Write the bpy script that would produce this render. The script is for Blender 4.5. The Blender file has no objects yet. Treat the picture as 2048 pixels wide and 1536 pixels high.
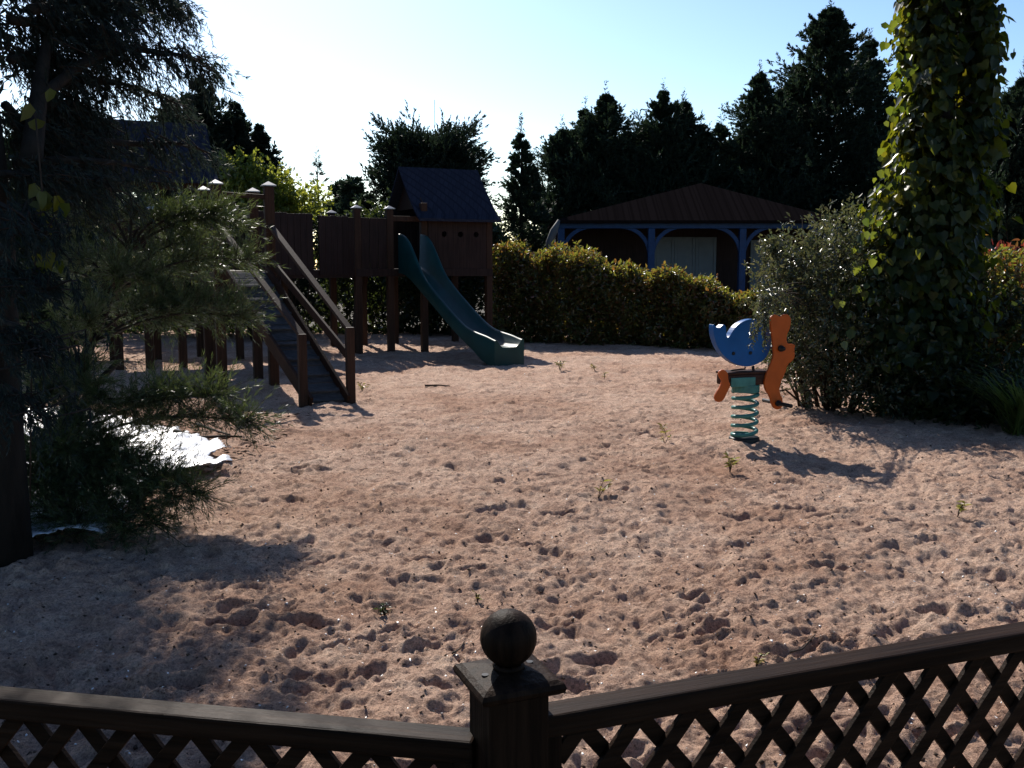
import bpy, bmesh, math, random
import numpy as np
from mathutils import Vector, Matrix

C = bpy.context.scene
COL = C.collection
R = math.radians

# ------------------------------------------------------------------ camera, sky, sun, exposure
F, CAMH, YH = 1950.0, 1.42, 535.0
TH = math.atan((768 - YH) / F)
cam = bpy.data.cameras.new('camera'); co = bpy.data.objects.new('camera', cam); COL.objects.link(co)
cam.sensor_width = 36; cam.lens = 36 * F / 2048; cam.clip_start = 0.05; cam.clip_end = 2000
co.location = (0, 0, CAMH); co.rotation_euler = (math.pi / 2 - TH, 0, 0)
C.camera = co

SUN_AZ, SUN_EL = -20.0, 39.0          # degrees; azimuth from +Y, negative = to the left
w = bpy.data.worlds.new('World'); C.world = w; w.use_nodes = True
nt = w.node_tree; bg = nt.nodes['Background']
sky = nt.nodes.new('ShaderNodeTexSky'); sky.sky_type = 'NISHITA'; sky.sun_disc = False
sky.sun_elevation = R(SUN_EL); sky.sun_rotation = R(SUN_AZ)
sky.altitude = 0; sky.air_density = 1.0; sky.dust_density = 0.6; sky.ozone_density = 2.0
gm = nt.nodes.new('ShaderNodeGamma'); gm.inputs[1].default_value = 1.4        # a clear, contrasty sky: deep zenith, bright towards the sun
nt.links.new(sky.outputs[0], gm.inputs[0]); nt.links.new(gm.outputs[0], bg.inputs[0]); bg.inputs[1].default_value = 0.05
sl = bpy.data.lights.new('sun', 'SUN'); so = bpy.data.objects.new('sun', sl); COL.objects.link(so)
sl.energy = 5.0; sl.angle = R(0.5); sl.color = (1.0, 0.93, 0.84)
sd = Vector((math.sin(R(SUN_AZ)) * math.cos(R(SUN_EL)), math.cos(R(SUN_AZ)) * math.cos(R(SUN_EL)), math.sin(R(SUN_EL))))
so.rotation_euler = sd.to_track_quat('Z', 'Y').to_euler(); so.location = sd * 40
C.view_settings.view_transform = 'Standard'; C.view_settings.look = 'None'
C.view_settings.exposure = 0.56; C.view_settings.gamma = 1.0

# ------------------------------------------------------------------ geometry of the view (used to measure places, not to paint)
FW = np.array((0, math.cos(TH), -math.sin(TH))); UP = np.array((0, math.sin(TH), math.cos(TH))); RT = np.array((1., 0, 0))
def ray(px, py): return FW * F + RT * (px - 1024) - UP * (py - 768)
def at(px, py, Y):
    d = ray(px, py); return np.array((0, 0, CAMH)) + d * (Y / d[1])
def gnd(px, py, z=0.0):
    d = ray(px, py); return np.array((0, 0, CAMH)) + d * ((z - CAMH) / d[2])
def onplane(px, py, P, n):
    d = ray(px, py); o = np.array((0, 0, CAMH)); P = np.array(P, float); n = np.array(n, float)
    return o + d * (np.dot(P - o, n) / np.dot(d, n))

# ------------------------------------------------------------------ object helpers
def tag(o, label=None, cat=None, group=None, kind=None):
    if label: o['label'] = label
    if cat: o['category'] = cat
    if group: o['group'] = group
    if kind: o['kind'] = kind
    return o
def thing(name, label, cat, loc=(0, 0, 0), rz=0, group=None):
    o = bpy.data.objects.new(name, None); COL.objects.link(o); o.empty_display_size = .2
    o.location = tuple(float(v) for v in loc); o.rotation_euler = (0, 0, rz)
    return tag(o, label, cat, group)
def link(name, me, mat, parent=None, smooth=False):
    o = bpy.data.objects.new(name, me); COL.objects.link(o)
    if mat: me.materials.append(mat)
    if smooth: me.polygons.foreach_set('use_smooth', np.ones(len(me.polygons), bool))
    if parent is not None:
        o.parent = parent                      # geometry is written in world space: undo the parent's placement
        m = Matrix.LocRotScale(parent.location, parent.rotation_euler, None)
        p = parent
        while p.parent is not None: p = p.parent
        if p.type == 'EMPTY': m = Matrix.LocRotScale(p.location, p.rotation_euler, None)
        if parent.type == 'EMPTY': o.matrix_parent_inverse = m.inverted()
    return o
def mesh_np(name, V, Fc):
    """V (n,3); Fc list of (m,k) arrays."""
    me = bpy.data.meshes.new(name)
    V = np.ascontiguousarray(V, np.float32)
    me.vertices.add(len(V)); me.vertices.foreach_set('co', V.ravel())
    tot = sum(f.size for f in Fc); npoly = sum(len(f) for f in Fc)
    me.loops.add(tot); me.loops.foreach_set('vertex_index', np.concatenate([f.ravel() for f in Fc]).astype(np.int32))
    st = []; k = 0
    for f in Fc:
        st.append(k + np.arange(len(f)) * f.shape[1]); k += f.size
    me.polygons.add(npoly); me.polygons.foreach_set('loop_start', np.concatenate(st).astype(np.int32))
    me.update(calc_edges=True); me.validate()
    return me

class MB:
    def __init__(s): s.v = []; s.f = []
    def add(s, V, Fs):
        k = len(s.v); s.v += [tuple(float(c) for c in p) for p in V]; s.f += [tuple(i + k for i in f) for f in Fs]; return s
    def bar(s, p, q, w, h, up=(0, 0, 1), ext=0, cap=True):
        """box from p to q: w across, h along up (centred)."""
        p = np.array(p, float); q = np.array(q, float); a = q - p; a /= np.linalg.norm(a)
        p = p - a * ext; q = q + a * ext
        u = np.array(up, float); sd_ = np.cross(a, u)
        if np.linalg.norm(sd_) < 1e-4: sd_ = np.cross(a, (0, 1., 0))
        sd_ /= np.linalg.norm(sd_); u = np.cross(sd_, a)
        V = []
        for e in (p, q):
            for (i, j) in ((-1, -1), (1, -1), (1, 1), (-1, 1)): V.append(e + sd_ * i * w / 2 + u * j * h / 2)
        return s.add(V, [(0, 1, 2, 3), (7, 6, 5, 4), (0, 4, 5, 1), (1, 5, 6, 2), (2, 6, 7, 3), (3, 7, 4, 0)])
    def post(s, x, y, z0, z1, wd, ang=0.0, wy=None):
        c, n = math.cos(ang), math.sin(ang); wy = wy or wd
        V = []
        for z in (z0, z1):
            for (i, j) in ((-1, -1), (1, -1), (1, 1), (-1, 1)):
                a, b = i * wd / 2, j * wy / 2; V.append((x + a * c - b * n, y + a * n + b * c, z))
        return s.add(V, [(3, 2, 1, 0), (4, 5, 6, 7), (0, 1, 5, 4), (1, 2, 6, 5), (2, 3, 7, 6), (3, 0, 4, 7)])
    def tube(s, pts, rad, n=8, cap=True):
        pts = np.array(pts, float); m = len(pts)
        rad = np.full(m, rad) if np.isscalar(rad) else np.array(rad, float)
        d = np.gradient(pts, axis=0); d /= np.linalg.norm(d, axis=1)[:, None] + 1e-9
        u = np.cross(d[0], (0.13, 0.2, 1.0))
        if np.linalg.norm(u) < .05: u = np.cross(d[0], (1, 0, 0))
        V = []
        for i in range(m):
            u = u - d[i] * np.dot(u, d[i]); u /= np.linalg.norm(u); v = np.cross(d[i], u)
            for k in range(n):
                a = 2 * math.pi * k / n; V.append(pts[i] + rad[i] * (math.cos(a) * u + math.sin(a) * v))
        Fs = [(i * n + k, i * n + (k + 1) % n, (i + 1) * n + (k + 1) % n, (i + 1) * n + k) for i in range(m - 1) for k in range(n)]
        if cap: Fs += [tuple(range(n - 1, -1, -1)), tuple((m - 1) * n + k for k in range(n))]
        return s.add(V, Fs)
    def build(s, name, mat, parent=None, smooth=False, bevel=0):
        me = bpy.data.meshes.new(name); me.from_pydata(s.v, [], s.f); me.update()
        o = link(name, me, mat, parent, smooth)
        if bevel:
            b = o.modifiers.new('bevel', 'BEVEL'); b.width = bevel; b.segments = 2; b.limit_method = 'ANGLE'
        return o

def plate(name, outline, holes, P, e, n, thick, mat, parent, bevel=.006):
    """flat plate with outline [(u,z)] in the vertical plane through P spanned by e and z, extruded by thick along -n."""
    bm = bmesh.new(); P = Vector(P); e = Vector(e); n = Vector(n)
    edges = []
    for loop in [outline] + list(holes):
        vs = [bm.verts.new(P + e * u + Vector((0, 0, z))) for u, z in loop]
        for i in range(len(vs)): edges.append(bm.edges.new((vs[i], vs[(i + 1) % len(vs)])))
    r = bmesh.ops.triangle_fill(bm, use_beauty=True, use_dissolve=True, edges=edges, normal=n)
    fs = list(bm.faces)
    ext = bmesh.ops.extrude_face_region(bm, geom=fs)
    bmesh.ops.translate(bm, verts=[g for g in ext['geom'] if isinstance(g, bmesh.types.BMVert)], vec=-n * thick)
    bmesh.ops.recalc_face_normals(bm, faces=bm.faces)
    me = bpy.data.meshes.new(name); bm.to_mesh(me); bm.free()
    o = link(name, me, mat, parent)
    if bevel:
        b = o.modifiers.new('bevel', 'BEVEL'); b.width = bevel; b.segments = 2; b.limit_method = 'ANGLE'; b.angle_limit = R(50)
    return o
def smooth_loop(pts, it=2):
    pts = [np.array(p, float) for p in pts]
    for _ in range(it):
        q = []
        for i in range(len(pts)):
            a, b = pts[i], pts[(i + 1) % len(pts)]; q += [a * .75 + b * .25, a * .25 + b * .75]
        pts = q
    return [tuple(p) for p in pts]

# ------------------------------------------------------------------ materials
def newmat(name):
    m = bpy.data.materials.new(name); m.use_nodes = True
    return m, m.node_tree, m.node_tree.nodes['Principled BSDF']
def coords(t, stretch=(1, 1, 1)):
    tc = t.nodes.new('ShaderNodeTexCoord'); mp = t.nodes.new('ShaderNodeMapping'); mp.inputs['Scale'].default_value = stretch
    t.links.new(tc.outputs['Object'], mp.inputs[0]); return mp.outputs[0]
def noise(t, vec, scale, detail=4, rough=.6):
    n = t.nodes.new('ShaderNodeTexNoise'); n.inputs['Scale'].default_value = scale; n.inputs['Detail'].default_value = detail
    n.inputs['Roughness'].default_value = rough; t.links.new(vec, n.inputs['Vector']); return n.outputs[0]
def ramp(t, fac, stops):
    r = t.nodes.new('ShaderNodeValToRGB'); el = r.color_ramp.elements
    while len(el) < len(stops): el.new(.5)
    for e, (p, c) in zip(el, stops): e.position = p; e.color = (*c, 1)
    t.links.new(fac, r.inputs[0]); return r.outputs[0]
def bump(t, h, strength, dist, b, prev=None):
    n = t.nodes.new('ShaderNodeBump'); n.inputs['Strength'].default_value = strength; n.inputs['Distance'].default_value = dist
    t.links.new(h, n.inputs['Height'])
    if prev is not None: t.links.new(prev, n.inputs['Normal'])
    if b is not None: t.links.new(n.outputs[0], b.inputs['Normal'])
    return n.outputs[0]
def simple(name, c, rough=.5, var=.25, scale=6, stretch=(1, 1, 1), bmp=.0, spec=.22, metal=0.0, bscale=None):
    m, t, b = newmat(name); v = coords(t, stretch)
    n = noise(t, v, scale)
    lo = tuple(x * (1 - var) for x in c); hi = tuple(min(1, x * (1 + var)) for x in c)
    t.links.new(ramp(t, n, [(.3, lo), (.7, hi)]), b.inputs['Base Color'])
    b.inputs['Roughness'].default_value = rough; b.inputs['Specular IOR Level'].default_value = spec; b.inputs['Metallic'].default_value = metal
    if bmp: bump(t, noise(t, v, bscale or scale * 3), bmp, .01, b)
    return m
def wood(name, c, rough=.55, axis='z', var=.45, bmp=.35, spec=.10):
    st = {'x': (1.2, 30, 30), 'y': (30, 1.2, 30), 'z': (30, 30, 1.2)}[axis]
    m, t, b = newmat(name); v = coords(t, st); n1 = noise(t, v, 1.6, 6, .65)
    v2 = coords(t); n2 = noise(t, v2, 3.0, 3)
    lo = tuple(x * (1 - var) for x in c); hi = tuple(x * (1 + var) for x in c)
    base = ramp(t, n1, [(.3, lo), (.68, hi)])
    mx = t.nodes.new('ShaderNodeMix'); mx.data_type = 'RGBA'; mx.blend_type = 'MULTIPLY'; mx.inputs['Factor'].default_value = .6
    t.links.new(base, mx.inputs['A']); t.links.new(ramp(t, n2, [(.3, (.6, .6, .6)), (.7, (1, 1, 1))]), mx.inputs['B'])
    t.links.new(mx.outputs['Result'], b.inputs['Base Color'])
    b.inputs['Roughness'].default_value = rough; b.inputs['Specular IOR Level'].default_value = spec
    bump(t, n1, bmp, .004, b)
    return m
def leaf(name, cols, tcol, tw=.35, rough=.42, spec=.5):
    """leaf cards: colour varies from leaf to leaf, light passes through."""
    m, t, b = newmat(name); g = t.nodes.new('ShaderNodeNewGeometry')
    k = len(cols); stops = [(i / max(1, k - 1), c) for i, c in enumerate(cols)]
    t.links.new(ramp(t, g.outputs['Random Per Island'], stops), b.inputs['Base Color'])
    b.inputs['Roughness'].default_value = rough; b.inputs['Specular IOR Level'].default_value = spec
    tr = t.nodes.new('ShaderNodeBsdfTranslucent')
    t.links.new(ramp(t, g.outputs['Random Per Island'], [(i / max(1, len(tcol) - 1), c) for i, c in enumerate(tcol)]), tr.inputs[0])
    mx = t.nodes.new('ShaderNodeMixShader'); mx.inputs[0].default_value = tw
    t.links.new(b.outputs[0], mx.inputs[1]); t.links.new(tr.outputs[0], mx.inputs[2])
    t.links.new(mx.outputs[0], t.nodes['Material Output'].inputs[0])
    return m

M = {}
# sand
def sand_mat():
    m, t, b = newmat('sand'); v = coords(t)
    big = noise(t, v, .55, 4, .6); mid = noise(t, v, 5.5, 6, .65); fine = noise(t, v, 85, 6, .8)
    c1 = ramp(t, mid, [(.22, (.46, .295, .22)), (.5, (.70, .495, .376)), (.80, (.82, .64, .50))])
    c2 = ramp(t, fine, [(.34, (.22, .18, .17)), (.44, (.74, .71, .71)), (.52, (1, 1, 1)), (.62, (1.2, 1.16, 1.10))])
    grit = ramp(t, noise(t, v, 240, 4, .8), [(.36, (.45, .40, .38)), (.47, (.95, .94, .93)), (.62, (1.15, 1.12, 1.1))])
    patch = ramp(t, noise(t, v, 24, 5, .75), [(.36, (.62, .56, .54)), (.50, (1, 1, 1)), (.66, (1.08, 1.05, 1.0))])
    c3 = ramp(t, big, [(.34, (.74, .64, .58)), (.56, (1, 1, 1))])
    a = t.nodes.new('ShaderNodeMix'); a.data_type = 'RGBA'; a.blend_type = 'MULTIPLY'; a.inputs['Factor'].default_value = .95
    t.links.new(c1, a.inputs['A']); t.links.new(c2, a.inputs['B'])
    a2 = t.nodes.new('ShaderNodeMix'); a2.data_type = 'RGBA'; a2.blend_type = 'MULTIPLY'; a2.inputs['Factor'].default_value = 1
    last = a.outputs['Result']
    for c_, f_ in ((grit, .8), (patch, .8)):
        k_ = t.nodes.new('ShaderNodeMix'); k_.data_type = 'RGBA'; k_.blend_type = 'MULTIPLY'; k_.inputs['Factor'].default_value = f_
        t.links.new(last, k_.inputs['A']); t.links.new(c_, k_.inputs['B']); last = k_.outputs['Result']
    t.links.new(last, a2.inputs['A']); t.links.new(c3, a2.inputs['B'])
    t.links.new(a2.outputs['Result'], b.inputs['Base Color'])
    b.inputs['Roughness'].default_value = .95; b.inputs['Specular IOR Level'].default_value = .15
    p = bump(t, noise(t, v, 30, 6, .75), 1.0, .032, None)
    bump(t, fine, 1.0, .016, b, p)
    return m
M['sand'] = sand_mat()
M['soil'] = simple('soil', (.055, .045, .03), .95, .4, 3, bmp=.5)
M['fence'] = wood('fence_wood', (.020, .0105, .006), .55, 'x', .75, 1.0, .06)
M['fencez'] = wood('fence_post_wood', (.018, .0095, .0055), .55, 'z', .75, 1.0, .06)
M['play'] = wood('play_timber', (.040, .021, .014), .6, 'z')
M['playdk'] = wood('play_boards', (.027, .016, .014), .62, 'z')
M['ramp'] = wood('ramp_boards', (.066, .068, .074), .55, 'x')
M['caps'] = simple('cap_metal', (.24, .24, .25), .35, .1, 8, metal=.6)
M['steel'] = simple('steel', (.8, .8, .82), .30, .05, 8, metal=1.0)
def shingle_mat(name, c, sx, sy):
    m, t, b = newmat(name); tc = t.nodes.new('ShaderNodeTexCoord')
    br = t.nodes.new('ShaderNodeTexBrick'); mp = t.nodes.new('ShaderNodeMapping'); mp.inputs['Rotation'].default_value = (R(62), 0, R(-25))
    t.links.new(tc.outputs['Object'], mp.inputs[0]); t.links.new(mp.outputs[0], br.inputs[0])
    br.inputs['Scale'].default_value = sx; br.inputs['Color1'].default_value = (*[x * .9 for x in c], 1); br.inputs['Color2'].default_value = (*[x * 1.1 for x in c], 1)
    br.inputs['Mortar'].default_value = (*[x * .72 for x in c], 1); br.inputs['Mortar Size'].default_value = .03
    t.links.new(br.outputs['Color'], b.inputs['Base Color']); b.inputs['Roughness'].default_value = .75; b.inputs['Specular IOR Level'].default_value = 0
    bump(t, br.outputs['Fac'], -.4, .01, b)
    return m
M['shingle'] = shingle_mat('blue_grey_shingle', (.024, .028, .043), 6, 0)
M['tile'] = shingle_mat('brown_tile', (.010, .008, .0082), 3.2, 0)
M['green'] = simple('green_plastic', (.002, .036, .037), .45, .2, 5, bmp=.05, bscale=3)
M['greenmetal'] = simple('green_paint', (.045, .165, .145), .33, .25, 14)
M['blue'] = simple('blue_panel', (.003, .082, .27), .38, .12, 9, bmp=.05, bscale=40)
M['orange'] = simple('orange_panel', (.40, .078, .008), .42, .12, 9, bmp=.05, bscale=40)
M['black'] = simple('black_rubber', (.012, .012, .013), .45, .2, 12)
M['seat'] = wood('seat_wood', (.05, .024, .017), .5, 'x')
M['bluepaint'] = simple('blue_timber_paint', (.002, .030, .10), .5, .2, 8)
M['cabin'] = wood('cabin_boards', (.022, .014, .013), .65, 'z')
M['shutter'] = simple('pale_shutter', (.10, .135, .155), .55, .1, 5)
M['tarp'] = simple('white_sheet', (.70, .72, .75), .36, .08, 4, bmp=.5, bscale=14, spec=.6)
M['canvas'] = simple('grey_canvas', (.08, .085, .09), .7, .1, 6)
M['bark'] = simple('bark', (.016, .013, .010), .9, .5, 14, (1, 1, .25), .9)
M['twig'] = simple('twig', (.035, .024, .016), .85, .4, 20)
M['pebble'] = simple('white_chips', (.80, .78, .74), .20, .1, 30, spec=1.0)
M['debris'] = simple('bark_chips', (.07, .045, .03), .9, .4, 30)
M['cypress'] = leaf('cypress_leaf', [(.010, .021, .018), (.018, .033, .022), (.028, .042, .023)], [(.03, .055, .03), (.055, .085, .035)], .2, .6, .15)
M['cypressdk'] = leaf('clipped_cypress_leaf', [(.009, .016, .014), (.017, .028, .019)], [(.02, .04, .02), (.04, .06, .03)], .2, .6, .15)
M['cedar'] = leaf('cedar_needle', [(.010, .018, .018), (.018, .028, .024)], [(.03, .05, .04), (.05, .07, .045)], .2, .6, .15)
M['juniper'] = leaf('juniper_needle', [(.022, .046, .025), (.042, .068, .028), (.066, .086, .036)], [(.10, .15, .035), (.16, .19, .05)], .30, .38, .45)
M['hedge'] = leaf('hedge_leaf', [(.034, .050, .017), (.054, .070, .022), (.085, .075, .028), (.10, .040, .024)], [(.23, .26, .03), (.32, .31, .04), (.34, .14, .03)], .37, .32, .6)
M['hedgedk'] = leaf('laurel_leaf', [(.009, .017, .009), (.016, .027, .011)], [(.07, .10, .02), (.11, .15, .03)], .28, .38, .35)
M['ivy'] = leaf('ivy_leaf', [(.010, .020, .008), (.018, .032, .010), (.028, .042, .013)], [(.10, .14, .01), (.26, .29, .012), (.34, .30, .02)],   .30, .35, .2)
M['berberis'] = leaf('arching_shrub_leaf', [(.024, .040, .019), (.042, .058, .028), (.06, .06, .036)], [(.10, .13, .045), (.17, .16, .06)], .30, .3, .6)
M['redleaf'] = leaf('red_leaf', [(.05, .06, .02), (.22, .02, .022), (.30, .03, .03)], [(.2, .12, .03), (.5, .05, .04)], .4, .35, .5)
M['lime'] = leaf('lime_leaf', [(.06, .10, .02), (.11, .14, .03)], [(.30, .36, .04), (.42, .42, .05)], .45, .35, .5)
M['lit_ivy'] = leaf('sunlit_ivy_leaf', [(.03, .055, .014), (.05, .075, .018)], [(.12, .18, .015), (.28, .31, .03)], .4, .3, .4)  # brighter copy of the ivy leaf, sunlight put into its colour
M['weed'] = leaf('weed_leaf', [(.07, .10, .02), (.12, .10, .03)], [(.28, .30, .05), (.35, .26, .06)], .45, .4, .4)
M['grassy'] = leaf('grass_blade', [(.04, .07, .018), (.07, .10, .028)], [(.18, .24, .04), (.24, .28, .05)], .4, .4, .4)

# ------------------------------------------------------------------ foliage helpers (numpy)
def nrm(a): return a / (np.linalg.norm(a, axis=-1, keepdims=True) + 1e-9)
def rdir(rng, shape):
    return nrm(rng.normal(size=(*shape, 3)))
def blades(pos, d, ln, wd, rng):
    """diamond blades: base at pos, along d."""
    pos = pos.reshape(-1, 3); d = nrm(d.reshape(-1, 3)); n = len(pos)
    ln = np.broadcast_to(ln, n)[:, None]; wd = np.broadcast_to(wd, n)[:, None]
    s = nrm(np.cross(d, rdir(rng, (n,)))) * wd / 2
    V = np.stack([pos, pos + d * ln * .45 + s, pos + d * ln, pos + d * ln * .45 - s], 1).reshape(-1, 3)
    return V, np.arange(4 * n).reshape(n, 4)
def leaves(pos, d, nor, ln, wd, fold=.18):
    """six-point leaf folded along its midrib."""
    pos = pos.reshape(-1, 3); d = nrm(d.reshape(-1, 3)); n = len(pos); nor = nor.reshape(-1, 3)
    ln = np.broadcast_to(ln, n)[:, None]; wd = np.broadcast_to(wd, n)[:, None]
    s = nrm(np.cross(d, nor)); u = np.cross(s, d); h = u * wd * fold
    V = np.stack([pos, pos + d * ln * .22 + s * wd * .46 + h, pos + d * ln * .62 + s * wd * .34 + h, pos + d * ln - u * ln * .08,
                  pos + d * ln * .62 - s * wd * .34 + h, pos + d * ln * .22 - s * wd * .46 + h], 1).reshape(-1, 3)
    i = np.arange(n)[:, None] * 6
    return V, np.concatenate([i + np.array([[0, 1, 2, 3]]), i + np.array([[0, 3, 4, 5]])])
def foliage(name, chunks, mat, parent):
    V = []; Fs = []; k = 0
    for v, f in chunks: V.append(v); Fs.append(f + k); k += len(v)
    return link(name, mesh_np(name, np.concatenate(V), Fs), mat, parent)

def conifer(name, label, base, H, Rr, prof, nb, seed, up=.35, t0=.05, twigs=13, per=20, bl=(.11, .030), mat='cypress', spread=.75, group=None, cat='tree', leader=.6, tpow=1.4, spires=None):
    """spires: [(dx, dy, height, radius)]; every spire carries whorls of upswept fronds."""
    rng = np.random.default_rng(seed); base = np.array(base, float)
    root = thing(name, label, cat, base, group=group); ch = []; mb = MB()
    spires = spires or [(0, 0, H, Rr)]; tot = sum(h * r for _, _, h, r in spires)
    for dx, dy, h, rr in spires:
        b0 = base + np.array((dx, dy, 0)); n_ = max(30, int(nb * h * rr / tot))
        t = np.sort(np.where(rng.random(n_) < .16, rng.uniform(.6, 1, n_), rng.random(n_) ** tpow)); z0 = h * (t0 + (.97 - t0) * t); az = rng.random(n_) * 2 * math.pi
        L = rr * np.array([prof(x) for x in t]) * np.where(rng.random(n_) < .3, rng.uniform(.95, 1.3, n_), rng.uniform(.5, 1.0, n_))
        z0 = np.maximum(z0 - up * L * .4, .15)
        bd = np.stack([np.cos(az), np.sin(az), np.full(n_, up) + rng.uniform(-.2, .25, n_)], 1)
        s = rng.random((n_, twigs)) ** .95; s[:, 0] = 1
        P = b0 + np.stack([0 * z0, 0 * z0, z0], 1)[:, None] + bd[:, None] * (L[:, None] * s)[..., None]
        P[..., 2] += .12 * L[:, None] * s * s
        td = nrm(nrm(bd)[:, None] * .9 + rdir(rng, (n_, twigs)) * spread + np.array((0, 0, .35)))
        lf = np.clip(L / (.5 * rr), .20, 1)[:, None]; tl = (.30 * lf + .30 * L[:, None] * (1 - s)) * rng.uniform(.7, 1.3, (n_, twigs)); tl[:, 0] *= 1.3
        u = rng.random((n_, twigs, per)); pos = P[:, :, None] + td[:, :, None] * (tl[..., None] * u)[..., None]
        d = nrm(td[:, :, None] + rdir(rng, (n_, twigs, per)) * .55); n = pos.size // 3
        ln = (bl[0] * rng.uniform(.6, 1.3, (n_, twigs, per)) * (1.15 - .5 * u)).ravel()
        ch.append(blades(pos, d, ln, bl[1] * rng.uniform(.6, 1.4, n), rng))
        if leader:                                               # the thin leading shoot
            q = 60; uu = rng.random(q); pos = b0 + np.array((0, 0, h * .95)) + np.stack([rng.normal(size=q) * .02, rng.normal(size=q) * .02, uu * leader], 1)
            d = nrm(rdir(rng, (q,)) * .9 + np.array((0, 0, .5))); ch.append(blades(pos, d, bl[0] * 1.6 * (1.25 - uu), bl[1] * .8, rng))
        r0 = .022 * h; foot = base + np.array((dx, dy, 0)) * .12
        mb.tube([foot + np.array((0, 0, -.05)), foot + (b0 - foot) * .5 + np.array((0, 0, .22 * h)), b0 + np.array((0, 0, .42 * h)), b0 + np.array((.02, 0, .7 * h)), b0 + np.array((0, 0, .98 * h))], [r0, r0 * .85, r0 * .6, r0 * .35, .006], 8)
        for b in range(0, n_, 4):
            p0 = b0 + np.array((0, 0, z0[b])); mb.tube([p0, p0 + bd[b] * L[b] * .5, p0 + bd[b] * L[b] * .95 + np.array((0, 0, .09 * L[b]))], [.018, .012, .004], 5)
    foliage('crown', ch, M[mat], root); mb.build('trunk', M['bark'], root, True)
    return root

def shrub(name, label, blobs, n, ll, lw, mat, seed, cat='shrub', group=None, base=None, shell=.55, upb=.35, twign=30, parts=('foliage', 'stem'), broad=True):
    """blobs: [(centre, radii)], leaves fill the outer shell of each, pointing outwards and up; stems grow from base."""
    rng = np.random.default_rng(seed)
    cs = np.array([b[0] for b in blobs], float); rs = np.array([b[1] for b in blobs], float)
    if base is None: base = (cs[:, 0].mean(), cs[:, 1].mean(), 0)
    base = np.array(base, float); root = thing(name, label, cat, base, group=group)
    vol = rs.prod(1) ** (2 / 3); idx = rng.choice(len(blobs), n, p=vol / vol.sum())
    # leaves gather in clumps along twig ends
    ntw = max(1, n // 9); bi = rng.choice(len(blobs), ntw, p=vol / vol.sum())
    dv = rdir(rng, (ntw,)); rad = shell + (1.08 - shell) * rng.random(ntw) ** .6
    rad *= 1 + .16 * np.sin(dv[:, 0] * 5 + seed) * np.cos(dv[:, 2] * 6 + dv[:, 1] * 4)
    tip = cs[bi] + dv * rs[bi] * rad[:, None]
    tdir = nrm(dv + rdir(rng, (ntw,)) * .6 + np.array((0, 0, upb)))
    k = rng.integers(0, ntw, n); u = rng.random(n)
    tl = ll * 4.0
    pos = tip[k] - tdir[k] * (u * tl)[:, None] + rdir(rng, (n,)) * ll * .35
    d = nrm(tdir[k] * .7 + rdir(rng, (n,)) * .9)
    ok = pos[:, 2] > .02; pos, d = pos[ok], d[ok]; n = len(pos)
    sc = rng.uniform(.6, 1.25, n)
    if broad: ch = [leaves(pos, d, rdir(rng, (n,)) + np.array((0, 0, .6)), ll * sc, lw * sc)]
    else: ch = [blades(pos, d, ll * sc, lw * sc, rng)]
    foliage(parts[0], ch, M[mat], root)
    mb = MB()
    for q in range(twign):
        i = rng.integers(0, ntw); p = tip[i]; b = base + np.array((rng.normal() * .08, rng.normal() * .08, 0)); b[:2] += (p[:2] - b[:2]) * .35
        mid = (b + p) / 2 + np.array((0, 0, .12)); mb.tube([b, mid, p], [.014, .010, .003], 5)
    mb.build(parts[1], M['twig'], root, True)
    return root

# ------------------------------------------------------------------ the ground
mb = MB(); mb.add([(-300, -60, -.14), (300, -60, -.14), (300, 600, -.14), (-300, 600, -.14)], [(0, 1, 2, 3)])
tag(mb.build('ground', M['soil']), kind='structure')

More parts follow.
